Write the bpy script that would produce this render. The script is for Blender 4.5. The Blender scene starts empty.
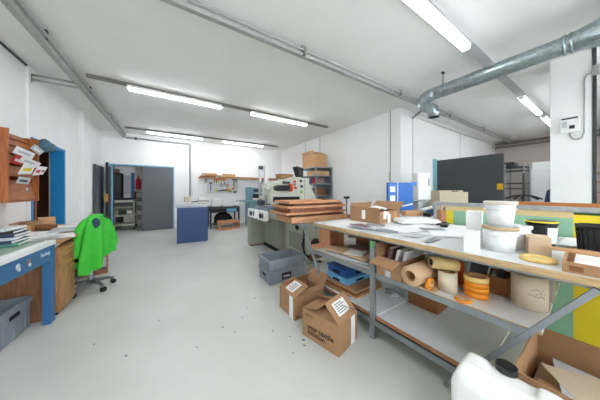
import bpy, bmesh, math, random
from mathutils import Vector, Matrix
random.seed(7)
PI = math.pi
SC = bpy.context.scene
COL = SC.collection

# ------------------------------------------------------------------ materials
def lin(c):
    if isinstance(c, str):
        c = [int(c[i:i+2], 16)/255 for i in (0, 2, 4)]
    return tuple((v/12.92 if v <= .04045 else ((v+.055)/1.055)**2.4) for v in c) + (1,)

MATS = {}
def mat(name, col, rough=.6, metal=0, var=.08, scale=8, bump=0, kind='noise', col2=None, stretch=(1, 1, 1), emit=0, alpha=1, trans=0, spec=.5):
    if name in MATS: return MATS[name]
    m = bpy.data.materials.new(name); m.use_nodes = True
    nt = m.node_tree; N = nt.nodes; L = nt.links
    b = N['Principled BSDF']
    b.inputs['Roughness'].default_value = rough
    b.inputs['Metallic'].default_value = metal
    b.inputs['Specular IOR Level'].default_value = spec
    if trans: b.inputs['Transmission Weight'].default_value = trans
    if alpha < 1: b.inputs['Alpha'].default_value = alpha
    c = lin(col); c2 = lin(col2) if col2 else tuple(max(0, v*(1-var)) for v in c[:3])+(1,)
    tc = N.new('ShaderNodeTexCoord'); mp = N.new('ShaderNodeMapping'); mp.inputs['Scale'].default_value = stretch
    L.new(tc.outputs['Object'], mp.inputs['Vector'])
    if kind == 'wood':
        t = N.new('ShaderNodeTexNoise'); t.inputs['Scale'].default_value = scale; t.inputs['Detail'].default_value = 6
        t.inputs['Distortion'].default_value = .6; fac = t.outputs['Fac']
    elif kind == 'voronoi':
        t = N.new('ShaderNodeTexVoronoi'); t.inputs['Scale'].default_value = scale; fac = t.outputs['Color']
    else:
        t = N.new('ShaderNodeTexNoise'); t.inputs['Scale'].default_value = scale; t.inputs['Detail'].default_value = 4; fac = t.outputs['Fac']
    L.new(mp.outputs['Vector'], t.inputs['Vector'])
    r = N.new('ShaderNodeValToRGB')
    r.color_ramp.elements[0].position = .35; r.color_ramp.elements[1].position = .65
    r.color_ramp.elements[0].color = c2; r.color_ramp.elements[1].color = c
    L.new(fac, r.inputs['Fac'])
    L.new(r.outputs['Color'], b.inputs['Base Color'])
    if bump:
        bp = N.new('ShaderNodeBump'); bp.inputs['Strength'].default_value = bump; bp.inputs['Distance'].default_value = .01
        L.new(fac, bp.inputs['Height']); L.new(bp.outputs['Normal'], b.inputs['Normal'])
    if emit:
        b.inputs['Emission Color'].default_value = c; b.inputs['Emission Strength'].default_value = emit
    MATS[name] = m
    return m

WALL = mat('white_plaster', 'f5f4f3', .85, var=.03, scale=3, bump=.04)
CEIL = mat('ceiling_paint', 'eeedeb', .9, var=.03, scale=2)
CARD = mat('cardboard', 'ab835f', .85, var=.10, scale=10)
CARDL = mat('pale_cardboard', 'c99c70', .85, var=.08, scale=10)
CARDD = mat('dark_cardboard', '8a5834', .85, var=.15, scale=10)
BEIGE = mat('beige_carton', 'd3c4ac', .8, var=.06, scale=10)
WOOD = mat('pine_wood', 'd09d76', .6, kind='wood', col2='b57c54', scale=6, stretch=(1, 8, 8))
WOODR = mat('reddish_frame_wood', 'b07a57', .6, kind='wood', col2='875540', scale=6, stretch=(1, 9, 9))
WOODC = mat('cabinet_wood', 'b16a34', .5, kind='wood', col2='8f4d22', scale=5, stretch=(9, 1, 1))
OAK = mat('oak_veneer', 'bd8e5f', .5, kind='wood', col2='9c6e42', scale=5, stretch=(7, 7, 1))
OAKD = mat('brown_veneer', '97694a', .5, kind='wood', col2='7a4f33', scale=5, stretch=(7, 7, 1))
PLY = mat('plywood_edge', 'cbb087', .7, kind='wood', col2='b09167', scale=10, stretch=(1, 1, 12))
EDGE = mat('worn_board_edge', 'a9734c', .7, kind='wood', col2='8f5f3e', scale=10, stretch=(1, 1, 6))
WBOARD = mat('white_board', 'dcdfe0', .35, var=.06, scale=5)
STEEL = mat('grey_painted_steel', '969da1', .45, .5, var=.12, scale=12)
STEELD = mat('dark_steel', '4a4d4f', .5, .4, var=.1)
GALV = mat('galvanised_steel', 'a9b3b6', .36, .9, kind='voronoi', col2='97a2a5', scale=40)
GALVT = mat('galvanised_trunking', 'acadaa', .5, .15, var=.12, scale=14)
RAILM = mat('bronze_grey_rail', '85807a', .5, .3, var=.1)
CHROME = mat('chrome', 'c8c8c8', .2, 1, var=.02)
BRASS = mat('brass', 'c8a050', .35, .9, var=.05)
PAPER = mat('white_paper', 'f2f2f2', .8, var=.02, scale=20)
PAPERG = mat('grey_print_paper', 'c9cdd0', .7, var=.15, scale=14)
PLASW = mat('white_plastic', 'f0f0ee', .35, var=.02)
PLAST = mat('frosted_plastic', 'e9eaea', .3, var=.03)
BLACK = mat('black_plastic', '1c1d20', .4, var=.2)
BLACKM = mat('matt_black', '141414', .8, var=.2)
DGREY = mat('dark_grey_door_paint', '52555b', .5, var=.04, scale=2)
DGREY2 = mat('anthracite_panel', '45494d', .55, var=.04, scale=2)
DOORG = mat('grey_door_leaf', '5f6269', .5, var=.03, scale=2)
BLUEF = mat('blue_door_frame', '2893d2', .4, var=.04)
BLUEL = mat('pale_blue_frame', '7fb2cc', .5, var=.05)
BLUET = mat('table_blue_paint', '336a9b', .4, var=.08)
NAVY = mat('navy_board', '344f80', .5, kind='wood', col2='2a4270', scale=6, stretch=(10, 10, .6))
CRATEG = mat('grey_crate_plastic', '868f98', .45, var=.08)
CRATEB = mat('blue_crate_plastic', '28579e', .4, var=.08)
CRATEL = mat('light_blue_crate_plastic', '6fb1dc', .4, var=.05)
MACH = mat('beige_machine_enamel', 'c2c3b4', .45, var=.05)
MACHD = mat('olive_grey_machine_enamel', '9a9b8b', .5, var=.06)
MACHB = mat('teal_machine_enamel', '7ba3b1', .5, var=.06)
PLATEN = mat('blue_grey_platen', '8c9bab', .35, .3, var=.08)
GREENJ = mat('green_jacket_cloth', '40c038', .8, var=.12, scale=14, bump=.2)
NAVYC = mat('navy_cloth', '2c3a55', .85, var=.1)
ORANGE = mat('orange_tape', 'f0900f', .45, var=.06)
YELT = mat('yellow_tape', 'f4d384', .5, var=.05)
YELP = mat('yellow_panel', 'e6cf2a', .5, var=.05, scale=3)
GREENM = mat('green_mesh', '8dbb9c', .6, var=.06, scale=3)
GREENP = mat('green_panel', '58a860', .6, var=.06, scale=3)
ALU = mat('brushed_aluminium', 'b9bcbe', .4, .6, var=.2, scale=20)
TANP = mat('tan_strip', 'd9c08c', .6, var=.06)
RED = mat('red_paint', 'c8202c', .4, var=.05)
MAROON = mat('maroon_cover', '8a6a70', .6, var=.1)
TEALC = mat('teal_green_print', '4b9478', .5, var=.25, scale=6)
MATG = mat('pale_green_glass', 'b4c4b6', .25, var=.1, scale=4)
BROWNB = mat('brown_board', '7a5239', .6, var=.15)
LAMP = mat('lamp_light', 'f6faff', .5, var=0, emit=18.5)
LAMPB = mat('dimmer_lamp_light', 'f6faff', .5, var=0, emit=9)  # weaker emission, chosen to balance the bench side against the main room
INKG = mat('dark_ink', '2c2620', .8, var=.05)
KRAFT = mat('kraft_paper_roll', 'd3b08b', .8, var=.05)
PALEBLUE = mat('blue_jeans_cloth', '56768c', .9, var=.2, scale=20)
RUBBER = mat('grey_rubber', '6c6f72', .6, var=.1)
CLEAR = mat('clear_plastic_sheet', 'dfe4e6', .15, var=.05, alpha=.35)
PANE = mat('added_window_glass', 'f4f8fa', .05, var=.01, alpha=.12)
PRINTG = mat('mid_grey_print', '9fa5ad', .7, var=.25, scale=18)
CLEARB = mat('translucent_box_plastic', 'cfc9c0', .2, var=.05, alpha=.6)
PINKW = mat('pinkish_wall_paint', 'd6cbc6', .85, var=.03)

def floor_mat():
    m = bpy.data.materials.new('painted_screed'); m.use_nodes = True
    N = m.node_tree.nodes; L = m.node_tree.links; b = N['Principled BSDF']
    tc = N.new('ShaderNodeTexCoord')
    n1 = N.new('ShaderNodeTexNoise'); n1.inputs['Scale'].default_value = .9; n1.inputs['Detail'].default_value = 5
    n2 = N.new('ShaderNodeTexNoise'); n2.inputs['Scale'].default_value = 2.5; n2.inputs['Detail'].default_value = 8; n2.inputs['Distortion'].default_value = .3
    for n in (n1, n2): L.new(tc.outputs['Object'], n.inputs['Vector'])
    r1 = N.new('ShaderNodeValToRGB'); r1.color_ramp.elements[0].position = .3; r1.color_ramp.elements[1].position = .7
    r1.color_ramp.elements[0].color = lin('c2c4bf'); r1.color_ramp.elements[1].color = lin('d0d1cc')
    L.new(n1.outputs['Fac'], r1.inputs['Fac'])
    r2 = N.new('ShaderNodeValToRGB'); r2.color_ramp.elements[0].position = .35; r2.color_ramp.elements[1].position = .7
    r2.color_ramp.elements[0].color = (.93, .93, .925, 1); r2.color_ramp.elements[1].color = (1, 1, 1, 1)
    L.new(n2.outputs['Fac'], r2.inputs['Fac'])
    mx = N.new('ShaderNodeMixRGB'); mx.blend_type = 'MULTIPLY'; mx.inputs['Fac'].default_value = .5
    L.new(r1.outputs['Color'], mx.inputs[1]); L.new(r2.outputs['Color'], mx.inputs[2])
    # small dark chips and paint specks
    v = N.new('ShaderNodeTexVoronoi'); v.inputs['Scale'].default_value = 7; L.new(tc.outputs['Object'], v.inputs['Vector'])
    n3 = N.new('ShaderNodeTexNoise'); n3.inputs['Scale'].default_value = 1.7; L.new(tc.outputs['Object'], n3.inputs['Vector'])
    th = N.new('ShaderNodeMapRange'); th.inputs[1].default_value = .5; th.inputs[2].default_value = .75; th.inputs[3].default_value = 0; th.inputs[4].default_value = .07
    L.new(n3.outputs['Fac'], th.inputs[0])
    lt = N.new('ShaderNodeMath'); lt.operation = 'LESS_THAN'; L.new(v.outputs['Distance'], lt.inputs[0]); L.new(th.outputs[0], lt.inputs[1])
    mx2 = N.new('ShaderNodeMixRGB'); mx2.inputs[2].default_value = lin('6e7070')
    hf = N.new('ShaderNodeMath'); hf.operation = 'MULTIPLY'; hf.inputs[1].default_value = .7; L.new(lt.outputs[0], hf.inputs[0])
    L.new(hf.outputs[0], mx2.inputs['Fac']); L.new(mx.outputs['Color'], mx2.inputs[1])
    L.new(mx2.outputs['Color'], b.inputs['Base Color'])
    rr = N.new('ShaderNodeMapRange'); rr.inputs[3].default_value = .34; rr.inputs[4].default_value = .44
    L.new(n2.outputs['Fac'], rr.inputs[0]); L.new(rr.outputs[0], b.inputs['Roughness'])
    return m
FLOOR = floor_mat()

# ------------------------------------------------------------------ mesh builder
class B:
    def __init__(s): s.bm = bmesh.new(); s.mats = []
    def mi(s, m):
        if m not in s.mats: s.mats.append(m)
        return s.mats.index(m)
    def add(s, vs, fs, m, M=None, smooth=False):
        k = s.mi(m)
        bv = [s.bm.verts.new((M @ Vector(v)) if M else v) for v in vs]
        for f in fs:
            try:
                fc = s.bm.faces.new([bv[i] for i in f]); fc.material_index = k; fc.smooth = smooth
            except ValueError: pass
        return s
    def box(s, x0, x1, y0, y1, z0, z1, m, M=None, skip=()):
        vs = [(x0,y0,z0),(x1,y0,z0),(x1,y1,z0),(x0,y1,z0),(x0,y0,z1),(x1,y0,z1),(x1,y1,z1),(x0,y1,z1)]
        fs = {'b':(0,3,2,1),'t':(4,5,6,7),'-y':(0,1,5,4),'+x':(1,2,6,5),'+y':(2,3,7,6),'-x':(3,0,4,7)}
        return s.add(vs, [f for k, f in fs.items() if k not in skip], m, M)
    def bar(s, p0, p1, w, h, m):
        """rectangular bar from p0 to p1, w across, h in height"""
        p0 = Vector(p0); p1 = Vector(p1); d = (p1-p0); ln = d.length; d.normalize()
        up = Vector((0,0,1)) if abs(d.z) < .95 else Vector((1,0,0))
        sx = d.cross(up).normalized(); sz = sx.cross(d).normalized()
        M = Matrix((( *sx, 0), (*d, 0), (*sz, 0), (0,0,0,1))).transposed(); M.translation = p0
        return s.box(-w/2, w/2, 0, ln, -h/2, h/2, m, M)
    def cyl(s, p0, p1, r0, m, r1=None, n=16, caps=True, smooth=True):
        r1 = r0 if r1 is None else r1
        p0 = Vector(p0); p1 = Vector(p1); d = (p1-p0).normalized()
        a = d.orthogonal().normalized(); b = d.cross(a)
        vs = []
        for p, r in ((p0, r0), (p1, r1)):
            for i in range(n):
                t = 2*PI*i/n; vs.append(p+a*math.cos(t)*r+b*math.sin(t)*r)
        fs = [(i, (i+1) % n, n+(i+1) % n, n+i) for i in range(n)]
        s.add(vs, fs, m, None, smooth)
        if caps: s.add(vs[:n], [tuple(range(n-1, -1, -1))], m); s.add(vs[n:], [tuple(range(n))], m)
        return s
    def lathe(s, prof, m, c=(0,0,0), n=24, M=None, smooth=True):
        vs = []; k = len(prof)
        for i in range(n):
            t = 2*PI*i/n
            for r, z in prof: vs.append((c[0]+r*math.cos(t), c[1]+r*math.sin(t), c[2]+z))
        fs = []
        for i in range(n):
            j = (i+1) % n
            for q in range(k-1): fs.append((i*k+q, j*k+q, j*k+q+1, i*k+q+1))
        s.add(vs, fs, m, M, smooth)
        return s
    def tube(s, pts, r, m, n=8, smooth=True):
        pts = [Vector(p) for p in pts]; rings = []
        a = None
        for i, p in enumerate(pts):
            d = (pts[min(i+1, len(pts)-1)]-pts[max(i-1, 0)]).normalized()
            if a is None: a = d.orthogonal().normalized()
            a = (a-d*a.dot(d)).normalized(); b = d.cross(a)
            rr = r[i] if isinstance(r, (list, tuple)) else r
            rings.append([p+a*math.cos(2*PI*k/n)*rr+b*math.sin(2*PI*k/n)*rr for k in range(n)])
        vs = [v for g in rings for v in g]
        fs = [(i*n+k, i*n+(k+1) % n, (i+1)*n+(k+1) % n, (i+1)*n+k) for i in range(len(pts)-1) for k in range(n)]
        fs += [tuple(range(n-1, -1, -1)), tuple(range((len(pts)-1)*n, len(pts)*n))]
        return s.add(vs, fs, m, None, smooth)
    def prism(s, poly, a0, a1, m, axis='z', M=None):
        """poly in the two other axes, extruded along axis"""
        def P(u, v, a): return {'z': (u, v, a), 'y': (u, a, v), 'x': (a, u, v)}[axis]
        n = len(poly)
        vs = [P(u, v, a0) for u, v in poly]+[P(u, v, a1) for u, v in poly]
        fs = [tuple(range(n-1, -1, -1)), tuple(range(n, 2*n))]+[(i, (i+1) % n, n+(i+1) % n, n+i) for i in range(n)]
        return s.add(vs, fs, m, M)
    def done(s, name, parent=None, bevel=0, loc=None, seg=2):
        bmesh.ops.recalc_face_normals(s.bm, faces=s.bm.faces)
        me = bpy.data.meshes.new(name); s.bm.to_mesh(me); s.bm.free()
        for m in s.mats: me.materials.append(m)
        o = bpy.data.objects.new(name, me); COL.objects.link(o)
        if parent: o.parent = parent
        if loc: o.location = loc
        if bevel:
            md = o.modifiers.new('Bevel', 'BEVEL'); md.width = bevel; md.segments = seg; md.limit_method = 'ANGLE'; md.angle_limit = .6
        return o

def thing(name, label, cat, loc=(0,0,0), rz=0, group=None):
    o = bpy.data.objects.new(name, None); COL.objects.link(o); o.empty_display_size = .1
    o.location = loc; o.rotation_euler = (0,0,rz)
    return tag(o, label, cat, group)
def tag(o, label, cat, group=None):
    o['label'] = label; o['category'] = cat
    if group: o['group'] = group
    return o
def put(o, loc, rz=0, rx=0, ry=0):
    o.location = loc; o.rotation_euler = (rx, ry, rz); return o
def struct(o): o['kind'] = 'structure'; return o
def dup(root, loc, rz=None, label=None):
    r = root.copy(); COL.objects.link(r); r.location = loc
    if rz is not None: r.rotation_euler = (0,0,rz)
    if label: r['label'] = label
    for ch in list(root.children):
        c = ch.copy(); COL.objects.link(c); c.parent = r
        for g in ch.children:
            d = g.copy(); COL.objects.link(d); d.parent = c
    return r
def text(name, body, size, m, parent, loc, rot, extrude=.0006, shear=0, bold=0, align='LEFT'):
    cu = bpy.data.curves.new(name, 'FONT'); cu.body = body; cu.size = size; cu.extrude = extrude; cu.shear = shear; cu.offset = bold
    cu.align_x = align; cu.resolution_u = 3
    t = bpy.data.objects.new('t', cu); COL.objects.link(t)
    bpy.context.view_layer.update()
    me = bpy.data.meshes.new_from_object(t.evaluated_get(bpy.context.evaluated_depsgraph_get()))
    bpy.data.objects.remove(t)
    me.materials.clear(); me.materials.append(m)
    o = bpy.data.objects.new(name, me); COL.objects.link(o); o.parent = parent; o.location = loc; o.rotation_euler = rot
    return o

# ================================================================== ROOM SHELL
H = 3.13
XL, YB, XR, YN, XE, YS = -1.77, 8.39, 4.26, 2.72, 10.8, -3.0
b = B(); b.box(-4.5, 11.2, YS-.2, 14.2, -.12, 0, FLOOR); flo = struct(b.done('floor'))
b = B()
for i, (x, y, r) in enumerate([(.18,1.9,.012),(.42,2.05,.016),(.5,1.92,.01),(.62,2.1,.012),(.72,2.25,.01),(.55,2.35,.008),(.8,1.75,.014),(.9,1.6,.012),(.83,1.42,.01),
        (-.1,2.5,.012),(-.3,2.1,.014),(.1,2.9,.01),(.3,3.3,.012),(.98,1.5,.02),(.95,1.44,.014),(1.02,1.55,.01),(.35,1.2,.01),(-.55,2.4,.012),(.86,2.4,.016),(.93,2.33,.012),(.8,2.55,.008)]):
    n = 9; ph = random.random()*6
    r *= .75
    vs = [(x+r*(.7+.5*random.random())*math.cos(ph+2*PI*k/n), y+r*(.7+.5*random.random())*math.sin(ph+2*PI*k/n), .0008) for k in range(n)]
    b.add(vs, [tuple(range(n))], RUBBER)
pc = b.done('paint_chip', flo); pc['kind'] = 'stuff'; pc['label'] = 'dark worn chips in the floor paint'
b = B(); b.box(-2.0, 11.2, YS-.2, YB+.16, H, H+.12, CEIL); struct(b.done('ceiling'))
DY0, DY1, DH = 4.78, 5.86, 2.08
b = B()
b.box(XL-.2, XL, YS-.2, DY0-.04, 0, H, WALL); b.box(XL-.2, XL, DY1, YB+.16, 0, H, WALL); b.box(XL-.2, XL, DY0-.04, DY1, DH+.03, H, WALL)
b.box(XL, XL+.09, 6.6, 7.1, 0, H, WALL)
struct(b.done('wall_left'))
DX0, DX1, DH2 = -1.5, .06, 2.1
b = B()
b.box(XL, DX0, YB, YB+.16, 0, H, WALL); b.box(DX1, XR+.16, YB, YB+.16, 0, H, WALL); b.box(DX0, DX1, YB, YB+.16, DH2+.03, H, WALL)
b.box(3.9, 4.26, YB-.07, YB, 0, H, WALL)
struct(b.done('wall_back'))
b = B(); b.box(XR, XR+.16, YN+.1, YB, 0, H, WALL); b.box(XR-.01, 4.72, 2.62, 2.88, 0, H, WALL); struct(b.done('wall_right'))
b = B(); b.box(4.72, XE, YN, YN+.16, 0, H, WALL); struct(b.done('wall_north'))
b = B(); b.box(XE, XE+.2, YS-.2, YN+.16, 0, H, PINKW); struct(b.done('wall_east'))
b = B(); b.box(XL-.2, XE+.2, YS-.2, YS, 0, .9, WALL); b.box(XL-.2, XE+.2, YS-.2, YS, 2.75, H, WALL)
wx = [-1.4+2.0*i for i in range(4)]
for i, x in enumerate(wx):
    x0 = XL-.2 if i == 0 else wx[i-1]+1.8; b.box(x0, x, YS-.2, YS, .9, 2.75, WALL)
b.box(wx[-1]+1.8, XE+.2, YS-.2, YS, .9, 2.75, WALL); struct(b.done('wall_south'))
for i, x in enumerate(wx):  # windows added out of view so daylight reaches the bench
    b = B()
    for a in ((x, x+.06, .9, 2.75), (x+1.74, x+1.8, .9, 2.75), (x+.87, x+.93, .9, 2.75), (x+.06, x+1.74, .9, .96), (x+.06, x+1.74, 2.69, 2.75)):
        b.box(a[0], a[1], YS-.12, YS-.06, a[2], a[3], PLASW)
    o = struct(b.done('added_window_%d' % (i+1)))
    b = B(); b.box(x+.06, x+1.74, YS-.095, YS-.09, .96, 2.69, PANE); b.done('added_window_pane', o)
# pillar by the duct
b = B(); b.box(4.54, 4.92, .225, .57, 0, H, WALL); struct(b.done('wall_pillar', bevel=.006))
# seams between the wall panels
b = B(); b.box(XR-.004, XR, 5.49, 5.505, 0, H, DGREY); b.box(XR-.016, XR-.011, 2.86, 2.875, 0, H, DGREY); b.box(XR-.003, XR, 6.38, 6.39, 0, H, STEEL); struct(b.done('trim_1'))
b = B(); b.box(7.54, 7.56, YN-.004, YN, 0, H, STEEL); b.box(4.72, 10.8, YN-.05, YN, H-.06, H, CEIL); struct(b.done('trim_2'))
b = B(); b.box(XL, XL+.012, YS, 4.62, H-.03, H, STEELD); struct(b.done('trim_3'))

# door opening in the left wall: blue frame, dark store room behind
b = B()
b.box(XL-.17, XL+.012, DY1-.035, DY1+.03, 0, DH+.03, BLUEF)
b.box(XL-.17, XL+.012, DY0-.05, DY0-.01, 0, DH+.03, BLUEF)
b.box(XL-.17, XL+.012, DY0-.05, DY1+.03, DH-.01, DH+.03, BLUEF)
struct(b.done('door_1', bevel=.004))
b = B()
b.box(-3.4, -3.3, 3.6, 6.6, 0, 2.6, BROWNB); b.box(-3.4, XL-.2, 3.5, 3.6, 0, 2.6, BROWNB); b.box(-3.4, XL-.2, 6.6, 6.7, 0, 2.6, BROWNB); b.box(-3.4, XL-.2, 3.6, 6.6, 2.6, 2.7, BROWNB)
struct(b.done('wall_store'))
t = thing('storage_shelf', 'brown wooden upright shelf in the dark store room behind the blue door frame', 'shelf', (-2.2, 5.2, 0))
for yy in (0, .5):
    b = B(); b.box(-.12, .12, yy, yy+.05, 0, 2.05, WOODR); b.done('upright', t)
for zz in (.4, 1.2, 1.95):
    b = B(); b.box(-.12, .12, .05, .5, zz, zz+.03, WOODR); b.done('shelf_board', t)

# double door in the back wall
b = B()
b.box(DX0-.05, DX0, YB-.02, YB+.17, 0, DH2+.04, BLUEL); b.box(DX1, DX1+.04, YB-.02, YB+.17, 0, DH2+.04, BLUEL); b.box(DX0-.05, DX1+.04, YB-.02, YB+.17, DH2, DH2+.04, BLUEL)
struct(b.done('door_2', bevel=.004))
b = B(); b.box(-.79, .055, -.06, 0, .01, DH2-.01, DOORG); b.box(-.795, -.785, -.062, .0, .01, DH2-.01, DGREY); o = struct(b.done('door_3'))
o.location = (0, YB-.0, 0)
leaf = b = B(); b.box(-.02, .02, -.4, 0, .01, DH2+.02, BLUEL); b.box(.02, .024, -.36, -.04, .1, DH2-.08, DGREY); b.box(-.024, .026, -.43, -.39, .01, DH2+.03, BLACK)
o = struct(b.done('door_4')); o.location = (DX0-.06, YB-.02, 0)
b = B(); b.box(-.05, .03, -.435, -.425, .98, 1.22, BRASS); b.cyl((-.0,-.43,1.12), (-.0,-.5,1.12), .01, BRASS); b.cyl((0,-.5,1.12), (.1,-.5,1.12), .01, BRASS); b.done('door_handle', o)
b = B(); b.box(XL+.02, XL+.06, 7.58, 8.36, .01, 2.02, DOORG); b.box(XL+.02, XL+.065, 7.57, 7.59, .01, 2.02, DGREY); struct(b.done('door_5'))

# room beyond the double door
b = B(); b.box(-4.2, -4.1, YB+.16, 13.6, 0, 3, WALL); b.box(2.5, 2.6, YB+.16, 13.6, 0, 3, WALL); b.box(-4.2, 2.6, 13.5, 13.6, 0, 3, WALL); b.box(-4.2, XL-.2, YB+.05, YB+.16, 0, 3, WALL)
b.box(-4.2, 2.6, YB+.16, 13.6, 3, 3.1, WALL); struct(b.done('wall_beyond'))
t = thing('tall_cabinet', 'black tall cabinet standing in the room beyond the double door', 'cabinet', (-1.72, 9.95, 0))
b = B(); b.box(-.2, .2, -.2, .2, 0, 1.95, BLACKM); b.done('body', t, .005)
b = B(); b.box(-.19, .19, -.215, -.2, .05, 1.9, DGREY2); b.done('door', t)
b = B(); b.box(-.18, .1, -.15, .15, 1.952, 2.1, CARD); tag(put(b.done('cardboard_box'), (-1.72, 9.95, 0)), 'cardboard box lying on the black tall cabinet beyond the door', 'box')
t = thing('printing_cart', 'grey wheeled printing unit with open trays, seen through the double door', 'cart', (-1.36, 9.2, 0))
for x in (-.3, .3):
    for y in (-.3, .3):
        b = B(); b.box(x-.02, x+.02, y-.02, y+.02, .1, .95, MACH); b.done('upright', t)
        b = B(); b.cyl((x-.015, y, .05), (x+.015, y, .05), .05, BLACK); b.done('caster', t)
for z, mm in ((.14, MACH), (.45, MACH), (.72, MACHD)):
    b = B(); b.box(-.32, .32, -.34, .32, z, z+.06, mm); b.done('tray', t, .005)
b = B(); b.box(-.3, .3, -.36, .3, .92, 1.0, MACH); b.box(-.22, .22, -.3, .25, 1.0, 1.06, BLACKM); b.done('top_deck', t, .01)
b = B(); b.box(-.26, .26, -.3, .2, .51, .68, MACHD); b.box(-.1, .1, -.31, -.3, .52, .66, BLACK); b.box(.12, .24, -.31, -.3, .55, .64, PLASW); b.done('paper_stack', t)
b = B(); b.box(-.28, .28, -.28, .2, .78, .9, STEELD); b.done('drive_unit', t)
t = thing('work_shelf', 'brown wooden rack of small parts beside the wheeled unit beyond the door', 'rack', (-.78, 9.75, 0))
for x in (-.35, .35):
    b = B(); b.box(x-.02, x+.02, -.2, .2, 0, 1.3, CARDD); b.done('side_panel', t)
for z in (.25, .6, .92, 1.22):
    b = B(); b.box(-.33, .33, -.2, .2, z, z+.03, BROWNB); b.box(-.3, -.05, -.18, .1, z+.03, z+.15, MACHD); b.box(.05, .28, -.18, .1, z+.03, z+.2, CARDD); b.done('shelf_board', t)
b = B(); b.box(-.1, .1, -.02, 0, .2, 2.2, BLUET); tag(put(b.done('blue_door_post', None), (-1.55, 12.9, 0)), 'narrow blue post on the far wall of the room beyond the door', 'post')
b = B(); b.box(-.35, .35, 0, .08, 1.2, 2.1, PAPERG); tag(put(b.done('wall_chart', None), (-1.95, 13.4, 0)), 'pale printed chart on the far wall of the room beyond', 'chart')
t = thing('fire_extinguisher', 'red fire extinguisher hung on a white post in the room beyond the door', 'extinguisher', (-1.17, 11.0, 1.35))
b = B(); b.lathe([(0,0),(.09,0),(.1,.05),(.1,.42),(.05,.5),(.02,.52),(0,.52)], RED); b.done('cylinder', t)
b = B(); b.cyl((0,0,.52),(0,0,.58),.02,BLACK); b.bar((0,0,.58),(.0,-.12,.6),.02,.02,BLACK); b.done('valve', t)
b = B(); b.box(-1.3, -.75, 11.12, 11.3, 0, 3, WALL); struct(b.done('wall_post'))

# ------------------------------------------------------------------ ceiling services
def lamp(x0, x1, y, z, label, grp):
    t = thing('fluorescent_lamp', label, 'ceiling lamp', ((x0+x1)/2, y, z), 0, grp); h = (x1-x0)/2
    b = B(); b.box(-h, h, -.05, .05, .047, .07, PLASW); b.box(-h, h, -.05, -.045, .026, .047, PLASW); b.box(-h, h, .045, .05, .026, .047, PLASW); b.done('housing', t)  # side skirts added to keep tube light off ceiling and walls
    b = B(); b.box(-h+.012, h-.012, -.036, .036, 0, .045, LAMP if y > 2 else LAMPB); b.done('tube', t, .012)
    for s in (-1, 1):
        b = B(); b.box(s*h-.012, s*h+.012, -.038, .038, -.002, .05, PLASW); b.done('end_cap', t)
    return t
lamp(-.62, .89, 4.5, 3.02, 'left lamp of the nearer pair of fluorescent tubes', 'fluorescent lamps in the main room')
lamp(1.52, 3.03, 4.5, 3.02, 'right lamp of the nearer pair of fluorescent tubes, ahead of the cardboard-topped rack', 'fluorescent lamps in the main room')
lamp(-.6, .9, 7.57, 3.02, 'left lamp of the far pair, above the grey double door', 'fluorescent lamps in the main room')
lamp(1.53, 3.05, 7.57, 3.02, 'right lamp of the far pair, above the wall shelf of cardboard', 'fluorescent lamps in the main room')
lamp(1.56, 3.06, 1.04, 3.02, 'large fluorescent lamp nearest the camera at the top of the picture', 'fluorescent lamps over the bench')
lamp(5.56, 7.06, 1.04, 3.02, 'fluorescent lamp beyond the round duct beside the pillar', 'fluorescent lamps over the bench')
lamp(7.5, 9.0, 1.04, 3.02, 'farthest fluorescent lamp over the right side room by the pillar', 'fluorescent lamps over the bench')
lamp(-.7, .8, 1.04, 3.02, 'added unseen fluorescent lamp above the camera on the left of the long rail', 'fluorescent lamps over the bench')  # lamp added out of view to brighten the near part of the room
lamp(-.7, .8, -1.6, 3.02, 'left added fill lamp, unseen behind the camera', 'added fill lamps behind the camera')  # both lamps behind the camera are added as fill light
lamp(1.7, 3.2, -1.6, 3.02, 'middle added fill lamp, unseen behind the camera', 'added fill lamps behind the camera')
lamp(-3, -1.6, 11.2, 2.85, 'added unseen fluorescent lamp in the room beyond the double door', 'added lamps beyond the door')  # hidden lamp added to brighten the far room
for x0, x1, y, lb in ((-1.12, 3.75, 4.5, 'long grey rail carrying the nearer pair of tubes'), (-1.1, 3.68, 7.57, 'long grey rail carrying the far pair of tubes'), (-1.0, 10, 1.04, 'pale grey rail carrying the lamps over the bench')):
    w_ = .035 if y > 2 else .055; m_ = RAILM if y > 2 else mat('light_grey_rail', 'c3c5c5', .5)
    b = B(); b.box(x0, x1, y-w_, y+w_, 3.095, H, m_); b.box(x0, x1, y-w_-.01, y+w_, 3.09, 3.097, m_)
    tag(b.done('lamp_rail'), lb, 'rail', 'lamp rails on the ceiling')
# trunking along the left
t = thing('cable_trunking', 'galvanised cable trunking running along the left side of the ceiling', 'trunking', (-1.24, 0, 3.0))
b = B(); b.box(-.032, .032, YS, 8.3, -.03, .03, GALVT); b.done('lower_channel', t, .004)
b = B(); b.box(-.02, .06, YS, 8.3, .035, .075, GALVT); b.done('upper_channel', t)
for y in (.6, 2.2, 3.5, 5, 6.5):
    b = B(); b.box(-.03, .05, y, y+.04, .03, .13, STEELD); b.done('hanger', t)
t = thing('conduit_run', 'grey conduit running along the back wall above the double door and down to a socket', 'conduit', (0, 8.34, 0))
b = B(); b.tube([(-1.2,0,2.98),(.56,0,2.98),(.583,0,2.95),(.583,0,1.06)], .022, GALVT); b.done('pipe', t)
b = B(); b.box(.54, .66, -.03, .045, .98, 1.1, PLASW); b.done('socket_box', t, .006)
b = B(); b.box(-.98, -.92, -.03, .03, 2.94, 3.01, STEELD); b.done('junction_box', t, .005)
b = B()
for z in (3.02, 2.95): b.tube([(XL+.02, 4.68, z), (-1.27, 4.66, z)], .018, GALVT)
b.box(XL+.0, XL+.02, 4.64, 4.72, 2.92, 3.05, RAILM)
tag(b.done('pipe_bracket'), 'pair of short pipes bridging the left wall and the ceiling trunking', 'pipe')
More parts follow.
